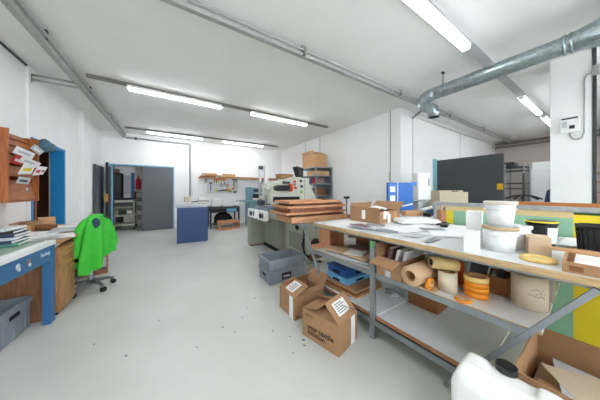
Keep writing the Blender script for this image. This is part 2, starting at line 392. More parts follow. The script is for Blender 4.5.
b = B(); b.box(XL, XL+.03, 4.6, 4.66, 0, H-.02, PLASW); tag(b.done('cable_cover', None, .004), 'white vertical cable cover on the left wall above the wooden sorter', 'cable cover')
# trunking across to the duct
t = thing('ceiling_conduit', 'long grey conduit crossing the ceiling diagonally to the right wall', 'conduit', (0, 2.2, 3.03))
b = B(); b.box(-1.2, 10.6, -.03, .03, -.02, .03, GALVT); b.done('channel', t, .004)
b = B(); b.tube([(-1.2, -.06, .03), (10.6, -.06, .03)], .014, GALVT); b.done('pipe', t)
for x in (-.3, 1.4, 3.45, 5.4, 7.5):
    b = B(); b.box(x, x+.03, -.05, .04, .03, .1, GALVT); b.box(x, x+.03, -.08, -.05, -.03, .06, RAILM); b.box(x, x+.03, -.05, -.03, -.03, -.02, RAILM); b.done('clamp', t)
b = B(); b.tube([(4.3, 2.1, 3.0), (4.76, 2.66, 2.98), (4.8, 2.68, 2.92), (4.8, 2.68, .1)], .028, STEEL); tag(b.done('wall_conduit'), 'dark vertical conduit down the corner of the right wall pilaster', 'conduit')
# far pipes
b = B(); b.box(10.35, 10.75, -2.9, YN-.02, 2.96, H, PINKW); b.cyl((10.3, -2.9, 3.02), (10.3, 2.6, 3.02), .05, RAILM); b.cyl((10.28, -2.9, 2.9), (10.28, 2.6, 2.9), .04, RAILM)
tag(b.done('heating_pipe'), 'pair of brownish pipes under the ceiling along the far right wall', 'pipe')
# duct
t = thing('ventilation_duct', 'round galvanised ventilation duct hanging from the ceiling at upper right', 'duct', (3.55, 0, 2.85))
b = B(); b.cyl((0, .3, 0), (0, 1.62, 0), .093, GALV, n=28)
for i in range(11):
    y = .42+i*.115; b.lathe([(.093,-.004),(.0965,0),(.093,.004)], GALV, M=Matrix.Translation((0, y, 0)) @ Matrix.Rotation(PI/2, 4, 'X'), n=28)
b.done('round_duct', t)
b = B()
pts = [(0,1.6,0),(0,1.68,-.002),(0,1.75,-.02),(0,1.795,-.06),(0,1.8,-.105),(0,1.76,-.165),(0,1.70,-.2),(0,1.65,-.24),(0,1.63,-.3),(0,1.63,-.37)]
b.tube(pts, [.093,.095,.093,.094,.088,.085,.082,.08,.08,.08], GALV, n=24); b.lathe([(.082,-.006),(.088,0),(.082,.006)], GALV, c=(0,1.63,-.365))
b.lathe([(0,0),(.074,0)], BLACKM, c=(0,1.63,-.3715)); b.done('elbow', t)
b = B(); n = 24; vs = []
for y, hx, hz, sq in ((.32, .094, .094, 0), (.22, .11, .1, .25), (.05, .17, .12, .8), (-.35, .3, .17, 1), (-2.9, .3, .17, 1)):
    for k in range(n):
        a = 2*PI*(k+.5)/n; c, s_ = math.cos(a), math.sin(a); mx = max(abs(c), abs(s_)); q = 1/mx
        f_ = (1-sq)+sq*q; vs.append((c*hx*f_, y, s_*hz*f_))
b.add(vs, [(i*n+k, i*n+(k+1) % n, (i+1)*n+(k+1) % n, (i+1)*n+k) for i in range(4) for k in range(n)], GALV)
b.done('flared_section', t)
for y in (.3, .345):
    b = B(); b.lathe([(.093,-.012),(.104,-.01),(.104,.01),(.093,.012)], GALV, M=Matrix.Translation((0, y, 0)) @ Matrix.Rotation(PI/2, 4, 'X'), n=28); b.done('clamp_ring', t)
b = B(); b.cyl((0,1.5,.09),(0,1.5,.28),.006,STEELD,n=6); b.box(-.03,.03,1.485,1.515,.262,.28,STEELD); b.done('hanger_rod', t)
b = B(); b.lathe([(.094,-.01),(.098,-.01),(.098,.01),(.094,.01)], GALV, M=Matrix.Translation((0, 1.5, 0)) @ Matrix.Rotation(PI/2, 4, 'X'), n=28); b.done('clamp_ring', t)
# control box and cable on the pillar
t = thing('thermostat_box', 'small white control box with a dark knob on the white pillar', 'control box', (4.54, .4, 2.17))
b = B(); b.box(-.055, 0, -.085, .075, -.09, .11, PLASW); b.done('housing', t, .008)
b = B(); b.box(-.058, -.055, -.045, .0, -.045, .0, BLACK); b.cyl((-.075,-.022,-.022),(-.055,-.022,-.022),.02,BLACK); b.done('knob', t)
b = B(); b.box(-.06, -.054, -.07, .065, .085, .105, STEELD); b.box(-.058,-.055,.02,.06,-.02,.06,PAPERG); b.done('label_strip', t)
t = thing('pillar_conduit', 'thin grey conduit looping from the control box up the pillar', 'conduit', (4.52, 0, 0))
b = B(); b.tube([(0,.4,2.08),(0,.395,2.03),(0,.37,1.99),(0,.33,1.98),(0,.30,2.0),(0,.285,2.06),(0,.283,2.7),(0,.278,2.76),(0,.26,2.80),(0,.2,2.82)], .008, GALVT); b.done('cable', t)
b = B(); b.box(-.03, .02, .17, .225, 2.76, 2.88, GALVT); b.done('junction_box', t, .004)
b = B(); b.box(4.53, 4.6, .195, .222, 0, H, STEELD); tag(b.done('pillar_edge_pipe'), 'dark vertical steel strip along the right edge of the pillar', 'strip')

# ================================================================== LEFT SIDE
# mail sorter
t = thing('mail_sorter', 'orange-brown wooden wall sorter with slanted pockets on the left wall', 'mail sorter', (XL, 3.58, 1.17))
b = B(); b.box(0, .27, 0, .02, 0, .82, WOODC); b.done('side_panel', t); b = B(); b.box(0, .27, .6, .62, 0, .82, WOODC); b.done('side_panel', t)
b = B(); b.box(0, .012, .02, .6, 0, .82, WOODC); b.done('back_panel', t)
b = B(); b.box(.012, .27, .02, .6, 0, .015, WOODC); b.done('bottom_panel', t)
for i, (z0, z1) in enumerate(((.02, .29), (.3, .44), (.45, .56), (.57, .66), (.67, .74), (.75, .81))):
    b = B(); M = Matrix.Translation((.25-.012*i*1.2, 0, z0)) @ Matrix.Rotation(-.22, 4, 'Y'); b.box(-.008, .008, .022, .598, 0, (z1-z0)*.9, WOODC, M); b.done('pocket_front', t)
def sheet(name, w, l, h, m, loc, rz=0, rx=0, ry=0, label='', cat='paper', group=None, parent=None):
    b = B(); b.box(-w/2, w/2, -l/2, l/2, 0, h, m); o = put(b.done(name, parent), loc, rz, rx, ry)
    if not parent: tag(o, label, cat, group)
    return o
def card(loc, w, h, m1, m2, tilt, lean, label):
    tilt *= .6; lean = .25+lean*.35; loc = (loc[0]-.02, loc[1], loc[2])
    b = B(); b.box(-.002, .002, -w/2, w/2, 0, h, m1); b.box(.002, .0026, -w/3, w/3, h*.3, h*.62, m2)
    o = put(b.done('brochure'), loc, 0, tilt, lean); tag(o, label, 'brochure', 'brochures in the wooden sorter')
SX = XL+.29
card((SX+.0, 3.84, 1.715), .40, .085, PAPER, PAPERG, -.12, .3, 'wide white envelope leaning out of the upper pocket of the sorter')
card((SX+.03, 4.02, 1.80), .30, .07, PAPERG, PAPER, -.3, .9, 'pale leaflet sticking out topmost at the right of the sorter')
card((SX-.01, 3.74, 1.61), .2, .1, RED, PAPER, -.1, .3, 'red leaflet at the left of the sorter')
card((SX+.035, 3.79, 1.50), .24, .13, PAPER, YELP, .15, .4, 'white leaflet with a yellow patch in the middle pocket')
card((SX+.01, 3.93, 1.62), .44, .075, PAPER, PAPERG, -.15, .6, 'white folded sheet above the leaflets of the sorter')
card((SX+.035, 4.02, 1.50), .14, .125, PAPER, RED, .15, .45, 'white leaflet with a red photo at the right of the sorter')
card((SX+.03, 4.15, 1.52), .11, .11, PAPER, MAROON, .15, .5, 'rightmost small leaflet in the sorter')
card((SX+.015, 3.79, 1.385), .24, .08, PAPERG, STEELD, -.05, .2, 'grey booklet in the lower middle pocket of the sorter')
b = B(); b.lathe([(0,.0),(.03,0),(.032,.004),(0,.004)], CHROME, M=Matrix.Rotation(PI/2, 4, 'Y')); b.box(-.002,.006,-.006,.006,-.035,-.012,CHROME)
tag(put(b.done('cam_lock'), (SX+.012, 3.85, 1.31)), 'small round silver disc on the lowest board of the sorter', 'lock')
# cap hanging on the corner of the sorter
b = B(); n = 16; rings = []
for i in range(7):
    z = -.0+.2*i/6; r = .10*math.sin(PI*(.25+.72*i/6)); rings += [(r*1.1*math.cos(2*PI*k/n)*(1+.12*math.sin(3*k)), r*math.sin(2*PI*k/n)*1.25, z*.8+.012*math.sin(k*2+i)) for k in range(n)]
b.add(rings, [(i*n+k, i*n+(k+1) % n, (i+1)*n+(k+1) % n, (i+1)*n+k) for i in range(6) for k in range(n)]+[tuple(range(6*n, 7*n)), tuple(range(n))], PALEBLUE, None, True)
b.prism([(-.08,-.02),(.08,-.02),(.1,.06),(.06,.13),(-.04,.14),(-.1,.06)], -.012, -.002, PALEBLUE)
tag(put(b.done('cloth_cap'), (XL+.27, 4.33, 1.86), .4, .25), 'faded blue cloth cap hanging at the right corner of the wooden sorter', 'cap')

# blue table near the camera
BR = math.radians(-3)
t = thing('light_table', 'blue-framed table with a white rim and glass top at the left edge', 'table', (-.985, 3.08, 0), BR)
b = B(); b.box(-.66, 0, -1.6, 0, .765, .81, PLASW); b.done('table_top', t, .006)
b = B(); b.box(-.62, -.06, -1.55, -.05, .81, .816, MATG); b.done('glass_pane', t)
b = B(); b.box(-.03, -.008, -1.58, -.006, .62, .765, BLUET); b.box(-.64, -.03, -.03, -.006, .62, .765, BLUET); b.done('apron', t, .003)
for x, y in ((-.06, -.09), (-.65, -.09), (-.06, -1.58), (-.65, -1.58)):
    b = B(); b.box(x, x+.055, y, y+.085, 0, .765, BLUET); b.done('leg', t, .003)
text('lettering', 'Technigraf', .05, PAPER, t, (-.0075, -.25, .69), (PI/2, 0, PI/2), shear=.3)
for y, c in ((-.53, PAPERG), (-.40, MAROON)):
    b = B(); b.lathe([(0,0),(.026,0),(.026,.002),(0,.002)], c, M=Matrix.Translation((-.0075, y, .70)) @ Matrix.Rotation(PI/2, 4, 'Y')); b.lathe([(0,0),(.017,0),(.017,.003),(0,.003)], PAPERG, M=Matrix.Translation((-.0075, y+.01, .675)) @ Matrix.Rotation(PI/2, 4, 'Y')); b.done('sticker', t)
sheet('print_film', .5, .5, .003, MATG, (-1.4, 2.75, .8175), .2, label='pale green film lying on the glass of the blue table', cat='film')
sheet('green_print', .3, .42, .003, TEALC, (-1.42, 2.42, .8215), .5, label='teal green print on the near end of the glass top', cat='print')
sheet('green_strip', .06, .5, .003, TEALC, (-1.25, 2.72, .8215), -.45, label='thin teal strip on the glass near the white rim', cat='print')
sheet('white_print', .3, .21, .003, PAPER, (-1.45, 2.5, .8245), -.3, label='white sheet on the glass beside the dark binders', cat='paper')
for i, (c, w, r) in enumerate(((TEALC, .34, .1), (NAVYC, .32, -.05), (PAPERG, .31, .12), (NAVYC, .33, .0), (BLACK, .3, .06), (PAPERG, .28, -.1))):
    lb = ['teal binder at the bottom of the stack on the left table', 'navy binder second from the bottom of the stack', 'grey folder in the middle of the binder stack', 'thick navy binder above the grey folder', 'black folder near the top of the binder stack', 'grey folder on top of the binder stack'][i]
    b = B(); b.box(-w/2, w/2, -.12, .12, 0, .026, c); b.box(-w/2+.01, w/2+.002, -.11, .1205, .006, .02, PAPER)
    tag(put(b.done('binder', None, .002), (-1.30, 2.90, .822+i*.027), r), lb, 'binder', 'binders stacked on the left table')

# desk with drawer unit
t = thing('office_desk', 'oak office desk end covered with papers beside the blue table', 'desk', (XL+.02, 3.14, 0))
b = B(); b.box(0, .785, -.03, 1.55, .755, .785, OAK); b.done('desk_top', t, .004)
b = B(); b.box(.02, .7, -.03, -.005, 0, .755, OAKD); b.done('side_panel', t); b = B(); b.box(.02, .7, 1.5, 1.53, 0, .755, OAKD); b.done('side_panel', t)
b = B(); b.box(.0, .02, 0, 1.5, .2, .755, OAKD); b.done('back_panel', t)
t = thing('drawer_unit', 'oak drawer unit with two drawers and a door under the desk', 'drawer unit', (-.99, 3.16, 0), math.radians(1.5))
b = B(); b.box(-.5, 0, 0, .4, .03, .70, OAK); b.done('body', t, .004)
b = B(); b.box(-.48, -.02, .02, .38, 0, .03, BLACKM); b.done('plinth', t)
for z0, z1 in ((.59, .69), (.46, .58), (.04, .45)):
    b = B(); b.box(0, .016, .01, .39, z0, z1, OAK); d = b.done('drawer' if z0 > .1 else 'door', t, .003)
    if z0 > .1:
        b = B(); b.tube([(.016,.13,(z0+z1)/2),(.035,.15,(z0+z1)/2),(.035,.25,(z0+z1)/2),(.016,.27,(z0+z1)/2)], .008, BRASS); b.done('handle', d)
sheet('paper_stack', .3, .3, .03, PAPER, (-1.2, 3.33, .702), .15, label='pile of papers in the gap between drawer unit and desk top', cat='papers')
k = 0
for x, y, r, w, l, m_, lb in ((-1.2,3.4,.3,.5,.36,PAPER,'large white sheet at the front of the desk'), (-1.35,3.75,-.15,.42,.3,PAPER,'white sheet in the middle of the desk'), (-1.15,3.9,.2,.3,.42,PAPERG,'grey printed sheet near the desk edge'),
        (-1.3,4.2,.1,.42,.3,PAPER,'white sheet on the far half of the desk'), (-1.15,4.45,-.3,.3,.21,PAPER,'small white sheet at the far end of the desk'), (-1.1,3.25,.8,.2,.14,PAPERG,'crumpled grey print on the desk corner')):
    sheet('paper_sheet', w, l, .004, m_, (x, y, .7865+.0045*k), r, label=lb, cat='paper', group='papers on the desk'); k += 1
def plain_box(name, w, l, h, m, loc, rz, label, cat='box', group=None, bevel=.003, tape=None):
    b = B(); b.box(-w/2, w/2, -l/2, l/2, 0, h, m)
    if tape: b.box(-.025, .025, -l/2-.0008, l/2+.0008, h*.55, h+.0008, tape)
    return tag(put(b.done(name, None, bevel), loc, rz), label, cat, group)
plain_box('small_carton', .22, .18, .09, CARDL, (-1.56, 3.83, .787), .2, 'small pale carton on the desk next to the binders')
plain_box('small_carton', .14, .2, .07, CARD, (-1.58, 3.55, .787), -.2, 'flat carton on the desk closest to the binders')
plain_box('small_carton', .2, .3, .11, CARD, (-1.58, 4.14, .787), .1, 'brown carton in the middle of the row along the wall', tape=CARDD)
plain_box('small_carton', .16, .22, .13, CARDL, (-1.52, 4.46, .787), .35, 'tallest pale carton at the far end of the desk')
plain_box('small_carton', .2, .1, .05, CARDD, (-1.4, 4.05, .81), -.3, 'dark flat carton lying in front of the cartons on the desk')

# crates
def crate(name, w, l, h, m, loc, rz, label, group=None, handles=True, tagm=None):
    t = thing(name, label, 'crate', loc, rz, group); e = .012; tp = .012
    b = B()
    prof = []
    b.box(-w/2+tp, w/2-tp, -l/2+tp, l/2-tp, 0, .008, m)
    for sx in (-1, 1):
        b.prism([(sx*(w/2-tp-e), 0), (sx*(w/2-tp), 0), (sx*w/2, h-.02), (sx*(w/2-e), h-.02)], -l/2+.004, l/2-.004, m, 'y')
        b.prism([(sx*(l/2-tp-e), 0), (sx*(l/2-tp), 0), (sx*l/2, h-.02), (sx*(l/2-e), h-.02)], -w/2+.004, w/2-.004, m, 'x')
    b.done('body', t, .002)
    b = B(); q = .008
    for sx in (-1, 1):
        b.box(min(sx*(w/2+q), sx*(w/2-e)), max(sx*(w/2+q), sx*(w/2-e)), -l/2-q, l/2+q, h-.045, h, m)
        b.box(-w/2+e, w/2-e, min(sx*(l/2+q), sx*(l/2-e)), max(sx*(l/2+q), sx*(l/2-e)), h-.045, h, m)
    b.done('rim', t, .003)
    for sx in (-1, 1):
        for f_ in (-.34, 0, .34):
            b = B(); b.box(sx*(w/2-.004)-.006, sx*(w/2-.004)+.006, f_*l-.006, f_*l+.006, .01, h-.04, m); b.done('rib', t)
            b = B(); b.box(f_*w-.006, f_*w+.006, sx*(l/2-.004)-.006, sx*(l/2-.004)+.006, .01, h-.04, m); b.done('rib', t)
    if handles:
        for sx in (-1, 1):
            b = B(); b.box(sx*(w/2+.001)-.002, sx*(w/2+.001)+.002, -.06, .06, h-.1, h-.065, BLACKM); b.done('handle_slot', t)
    if tagm:
        b = B(); b.box(-.09, .05, -l/2-.008, -l/2-.002, .05, .13, BLACK); b.box(-.07, .03, -l/2-.0085, -l/2-.008, .075, .1, PAPERG); b.box(-.095,.055,-l/2-.0075,-l/2-.0015,.045,.135,STEELD); b.done('label_plate', t)
    return t
crate('storage_crate', .36, .44, .295, CRATEG, (-1.33, 2.84, 0), math.radians(-3), 'grey plastic crate on the floor under the blue table')
crate('storage_crate', .57, .37, .19, CRATEG, (1.42, 2.78, 0), math.radians(1), 'lower grey crate with a black label beside the bench', 'grey crates stacked beside the bench', tagm=1)
crate('storage_crate', .58, .38, .15, CRATEG, (1.42, 2.78, .192), math.radians(1), 'upper empty grey crate stacked on the labelled crate', 'grey crates stacked beside the bench', handles=False)

# office chair with green jacket
t = thing('office_chair', 'office chair with star base half pushed under the oak desk', 'chair', (-.90, 3.77, 0), math.radians(72))
for k in range(5):
    a = 2*PI*k/5+.45
    b = B(); b.tube([(.03*math.cos(a), .03*math.sin(a), .11), (.16*math.cos(a), .16*math.sin(a), .1), (.23*math.cos(a), .23*math.sin(a), .075)], [.026, .022, .015], RUBBER); l_ = b.done('leg', t)
    b = B(); c = (.23*math.cos(a), .23*math.sin(a), .03); d = (-math.sin(a)*.022, math.cos(a)*.022)
    b.cyl((c[0]-d[0], c[1]-d[1], .03), (c[0]+d[0], c[1]+d[1], .03), .03, BLACK, n=14); b.cyl((c[0], c[1], .05), (c[0], c[1], .08), .01, STEEL, n=8); b.done('caster', l_)
b = B(); b.cyl((0,0,.08),(0,0,.2),.028,STEEL); b.cyl((0,0,.2),(0,0,.4),.018,CHROME); b.done('gas_column', t)
b = B(); b.box(-.22, .22, -.02, .36, .42, .48, BLACK); b.done('seat', t, .025, seg=3)
b = B(); b.box(-.15, .15, -.085, -.045, .52, .93, BLACK); b.done('backrest', t, .018, seg=3)
b = B(); b.tube([(0,.08,.41),(0,-.09,.42),(0,-.1,.5),(0,-.09,.7)], .015, STEELD); b.done('back_bracket', t)
# jacket
t = thing('green_jacket', 'bright green jacket draped over the back of the office chair', 'jacket', (-.90, 3.77, 0), math.radians(72))
b = B(); n = 60; rings = []
lv = [(1.0,.055,.02,0),(.995,.09,.04,.0),(.98,.115,.055,.004),(.95,.14,.068,.008),(.88,.165,.084,.014),(.78,.19,.096,.022),(.70,.21,.106,.03),(.62,.228,.114,.038),(.54,.242,.12,.046),(.46,.25,.125,.052),(.40,.25,.125,.054)]
for i, (z, hw, hd, am) in enumerate(lv):
    for k in range(n):
        a = 2*PI*k/n; c, s_ = math.cos(a), math.sin(a)
        x = math.copysign(abs(c)**.8, c)*hw; y = math.copysign(abs(s_)**.9, s_)*hd
        f_ = am*(math.sin(a*6+i*.15)+.6*math.sin(a*10+1+i*.25))
        x += c*f_*.5; y += s_*f_*.6
        low = max(0, i-5)/5
        rings.append((x, -.065+y, z+low*(.10*(x/hw)+.03*math.sin(a*3))-.015*abs(x/hw)**3))
L_ = len(lv)
b.add(rings, [(i*n+k, i*n+(k+1) % n, (i+1)*n+(k+1) % n, (i+1)*n+k) for i in range(L_-1) for k in range(n)]+[tuple(range(n))], GREENJ, None, True)
o = b.done('jacket_body', t); md = o.modifiers.new('Sub', 'SUBSURF'); md.levels = 1; md.render_levels = 1
def sleeve(pts, rs):
    b = B(); b.tube(pts, rs, GREENJ, n=18)
    for v in b.bm.verts: v.co += Vector((math.sin(v.co.z*60+v.co.x*30), math.cos(v.co.z*50), 0))*.004
    o = b.done('sleeve', t); md = o.modifiers.new('Sub', 'SUBSURF'); md.levels = 1; md.render_levels = 1
sleeve([(.06,-.08,.965),(.11,-.10,.9),(.155,-.12,.8),(.185,-.135,.68),(.205,-.14,.57),(.215,-.14,.5)], [.03,.045,.05,.053,.053,.048])
sleeve([(-.08,-.03,.95),(-.12,.0,.88),(-.16,.02,.78),(-.19,.03,.66),(-.20,.02,.54),(-.205,.01,.46)], [.03,.045,.052,.055,.055,.05])
nrm = Vector((-.66, -.75, .12)).normalized()
b = B(); b.lathe([(0,.012),(.03,.01),(.042,.002),(.046,-.01)], NAVYC, M=Matrix.Translation((-.11, -.125, .885)) @ nrm.to_track_quat('Z', 'Y').to_matrix().to_4x4() @ Matrix.Diagonal((1, 1.5, 1, 1)), n=24); o = b.done('lining', t); o['label'] = 'dark navy lining at the neck'
b = B(); b.tube([(.0,-.14,.975),(.03,-.15,.95),(.05,-.16,.92)], .007, NAVYC); b.done('hanging_loop', t)
b = B(); b.box(-.14, .14, -.1, .1, 0, .06, WOODR); b.box(-.14,-.12,-.1,.1,.06,.3,WOODR); b.box(.12,.14,-.1,.1,.06,.3,WOODR); b.box(-.12,.12,-.1,.1,.26,.3,WOODR)
tag(put(b.done('wooden_crate', None, .003), (-1.0, 4.45, 0), .2), 'low reddish wooden crate on the floor behind the green jacket', 'crate')

# ================================================================== BACK OF THE ROOM
t = thing('blue_front_table', 'table with a blue boarded front and grey machine plates on top near the double door', 'table', (.12, 5.78, 0), math.radians(-3))
b = B(); b.box(0, .69, 0, .03, .02, .89, NAVY); b.done('front_panel', t, .004)
b = B(); b.box(0.02, .67, .03, 1.1, .85, .89, WBOARD); b.done('table_top', t, .003)
for x, y in ((.0, 1.08), (.64, 1.08), (.02, .06), (.62, .06)):
    b = B(); b.box(x, x+.035, y-.035, y, 0, .85, STEEL); b.done('leg', t)
b = B(); b.box(.0, .025, .1, 1.05, .15, .18, STEEL); b.box(0,.02,.04,.5,.3,.8,WBOARD); b.done('side_rail', t)
for i, (z, m_, x1) in enumerate(((.9, ALU, .62), (.935, WBOARD, .6), (.97, ALU, .66))):
    b = B(); b.box(-.03, x1-.03, .02, .8, 0, .028, m_)
    tag(put(b.done('machine_plate', None, .004), (.12+.0*i, 5.8, z-.008+.002*i), math.radians(-3+i)), ['lowest grey plate on the blue-fronted table', 'white plate between two grey plates on the blue-fronted table', 'topmost grey plate on the blue-fronted table'][i], 'plate', 'plates on the blue-fronted table')
b = B(); b.tube([(0,0,0),(.15,-.02,.03),(.3,-.02,.03),(.42,0,.02)], .012, BLACK); tag(put(b.done('lever_rod'), (.45, 5.95, 1.01)), 'black lever rod lying on the top plate', 'rod')
plain_box('tin_can_box', .1, .1, .15, BEIGE, (.35, 6.2, 1.0), .1, 'small tan box standing on the plates left of the conduit')
plain_box('white_device', .16, .12, .13, PLASW, (.72, 6.3, .992), .1, 'small white device on the plates beside the conduit', 'device')

# wall shelf with cardboard
b = B(); b.box(.85, 4.15, 8.1, YB-.01, 1.78, 1.81, WOOD)
for x in (1.1, 2.2, 3.3, 4.0): b.prism([(8.15, 1.78), (YB, 1.78), (YB, 1.6)], x, x+.02, STEEL, 'x')
tag(b.done('wall_shelf'), 'long wooden wall shelf along the back wall carrying cardboard', 'shelf')
k = 0
for x, w, h, r, lb in ((1.15, .5, .045, .1, 'left end of the long shelf'), (1.35, .5, .03, -.1, 'left end pile, second down the long shelf'), (1.9, .7, .03, .03, 'under the small carton on the long shelf'), (2.5, .7, .04, -.04, 'middle of the long shelf'), (3.1, .6, .03, .05, 'long shelf right of its middle'), (3.7, .5, .035, -.03, 'right end of the long shelf')):
    plain_box('cardboard_flat', w, .26, h, CARD if k % 2 else CARDD, (x, 8.22, 1.811 + (.046 if k == 1 else 0)), r*.3, 'flattened cardboard at the '+lb, 'cardboard', 'flattened cardboard on the long shelf'); k += 1
plain_box('small_carton', .45, .2, .11, CARDL, (1.9, 8.2, 1.842), .05, 'small pale carton on the long shelf above the tool board')
plain_box('small_carton', .5, .2, .06, CARDL, (1.2, 8.2, 1.888), -.05, 'flat pale carton on the left end of the long shelf')
b = B(); b.box(-.17, .17, -.11, .11, 0, .085, CARD); b.box(-.175, .175, -.115, .115, .085, .1, CARDD)
tag(put(b.done('archive_carton', None, .004), (2.22, 4.2, 1.583), .1), 'flat brown carton lying on top of the printing machine head', 'box')

# tool board
t = thing('tool_board', 'white pegboard of hand tools on the back wall', 'tool board', (1.15, YB-.03, 1.2))
b = B(); b.box(0, 1.15, 0, .02, 0, .6, WBOARD); b.done('board', t)
def tool(kind, x, z, c, lb, L=.18):
    b = B()
    if kind == 'driver': b.cyl((0,0,0),(0,0,L*.45),.016,c,n=10); b.cyl((0,0,-L*.55),(0,0,0),.006,STEEL,n=8)
    elif kind == 'plier':
        b.tube([(-.03,0,-L*.5),(-.02,0,-.02),(0,0,0),(.012,0,L*.35)], .01, c); b.tube([(.03,0,-L*.5),(.02,0,-.02),(0,0,0),(-.012,0,L*.35)], .01, c)
    elif kind == 'hammer': b.cyl((0,0,-L),(0,0,0),.014,c,n=10); b.box(-.06,.06,-.018,.018,0,.04,STEELD)
    elif kind == 'saw': b.prism([(-.25,0),(.12,.03),(.12,.09),(-.25,.04)], -.003, .003, STEELD, 'y'); b.box(.1,.22,-.012,.012,.0,.11,c)
    elif kind == 'level': b.box(-.22,.22,-.015,.015,-.03,.03,c); b.box(-.03,.03,-.017,-.015,-.015,.015,YELP)
    elif kind == 'tape': b.lathe([(.02,-.015),(.05,-.015),(.05,.015),(.02,.015),(.02,-.015)], c, M=Matrix.Rotation(PI/2,4,'X'))
    tag(put(b.done(kind if kind != 'driver' else 'screwdriver'), (1.15+x, YB-.055, 1.2+z)), lb, 'tool', 'hand tools on the tool board')
for a in (('level', .45, .53, ORANGE, 'orange level at the top of the tool board'), ('hammer', .12, .38, STEELD, 'hammer with dark handle at the left of the tool board'), ('driver', .25, .42, RED, 'red screwdriver near the level'), ('driver', .33, .42, BLACK, 'black screwdriver near the level'),
          ('driver', .41, .4, YELP, 'yellow screwdriver on the board'), ('plier', .5, .36, RED, 'red pliers in the middle of the board'), ('plier', .62, .38, BLUET, 'blue pliers in the middle of the board'), ('plier', .74, .33, RED, 'red pliers right of the blue pliers'),
          ('hammer', .98, .54, BLACK, 'long black hammer at the right of the board', .25), ('tape', .95, .2, ORANGE, 'orange tape roll under the long hammer'), ('tape', .3, .14, YELP, 'yellow tape roll at the lower left of the board'), ('tape', .84, .1, GREENP, 'green roll at the bottom of the board'),
          ('driver', .12, .14, BLACK, 'black screwdriver at the lower left of the board'), ('saw', .6, .08, ORANGE, 'saw with orange handle low on the board'), ('driver', .7, .24, YELP, 'yellow screwdriver right of the middle'), ('plier', 1.06, .3, YELP, 'yellow pliers at the right edge'), ('tape', 1.02, .06, BLACK, 'black roll at the lower right corner')):
    tool(*a)
# black table
t = thing('black_steel_table', 'black steel side table against the back wall under the tool board', 'table', (1.12, 7.5, 0))
b = B(); b.box(0, 1.0, 0, .6, .72, .75, STEELD); b.done('table_top', t)
for x in (0, .95):
    for y in (0, .55):
        b = B(); b.box(x, x+.05, y, y+.05, 0, .72, BLACK); b.done('leg', t)
b = B(); b.box(.05, .95, .02, .55, .55, .7, BLACK); b.box(.55,.9,.015,.02,.57,.68,CRATEL); b.done('drawer_box', t)
b = B(); b.box(.05, .95, .05, .55, .12, .15, BLACK); b.done('lower_shelf', t)
t = thing('white_canister', 'white plastic canister on the left end of the black side table', 'canister', (1.36, 7.78, .75))
b = B(); b.box(-.15, .15, -.12, .12, 0, .26, PLASW); b.box(-.12,.12,-.1,.1,.26,.3,PLASW); b.done('body', t, .03, seg=3)
b = B(); b.cyl((.07,0,.3),(.07,0,.34),.03,PLASW); b.done('cap', t)
plain_box('white_tray', .4, .3, .04, WBOARD, (1.75, 7.75, .751), .05, 'low white tray on the black side table', 'tray')
b = B(); n = 14; rings = []
for i, (z, r) in enumerate(((0,.2),(.08,.24),(.2,.23),(.32,.17),(.38,.08))):
    rings += [(r*1.3*math.cos(2*PI*k/n)*(1+.1*math.sin(k*3+i)), r*.8*math.sin(2*PI*k/n)*(1+.1*math.cos(k*2+i)), z) for k in range(n)]
b.add(rings, [(i*n+k, i*n+(k+1) % n, (i+1)*n+(k+1) % n, (i+1)*n+k) for i in range(4) for k in range(n)]+[tuple(range(4*n, 5*n)), tuple(range(n))], BLACKM, None, True)
tag(put(b.done('black_bag'), (1.6, 7.8, .152)), 'black bag stowed on the lower shelf of the side table', 'bag')
t = thing('wooden_box', 'open orange-brown wooden box on the floor before the black side table', 'box', (1.66, 7.25, 0), math.radians(8))
for a in ((-.33, .33, 0, .03), (-.33, .33, .27, .3)):
    b = B(); b.box(a[0], a[1], -.14, .14, a[2], a[3], WOOD); b.done('panel', t)
for x in (-.33, .30):
    b = B(); b.box(x, x+.03, -.14, .14, .03, .27, WOOD); b.done('panel', t)
b = B(); b.box(-.3, .3, -.14, -.12, .03, .09, WOOD); b.box(-.3, .3, -.14, -.12, .2, .27, WOOD); b.done('front_slat', t)

# teal machine behind the press
t = thing('stitching_machine', 'pale teal workshop machine on a pedestal against the back wall', 'machine', (2.62, 7.6, 0))
b = B(); b.box(-.18, .22, -.25, .3, 0, .9, MACHB); b.done('pedestal', t, .01)
b = B(); b.box(-.4, .45, -.35, .3, .9, .95, MACHB); b.done('table_plate', t, .006)
b = B(); b.prism([(-.2,.95),(.0,.95),(.0,1.2),(.38,1.25),(.38,1.42),(-.2,1.45)], -.1, .2, MACHB, 'y'); b.done('arm', t, .015)
b = B(); b.box(.0, .36, -.14, .18, 1.03, 1.2, BLACK); b.cyl((.2,-.2,1.1),(.2,-.14,1.1),.07,BLACKM); b.box(.02,.34,-.12,-.1,1.27,1.36,BLACK); b.done('motor', t, .01)
b = B(); b.box(-.6, -.3, -.1, .1, .93, .95, MACHB); b.done('side_bracket', t)

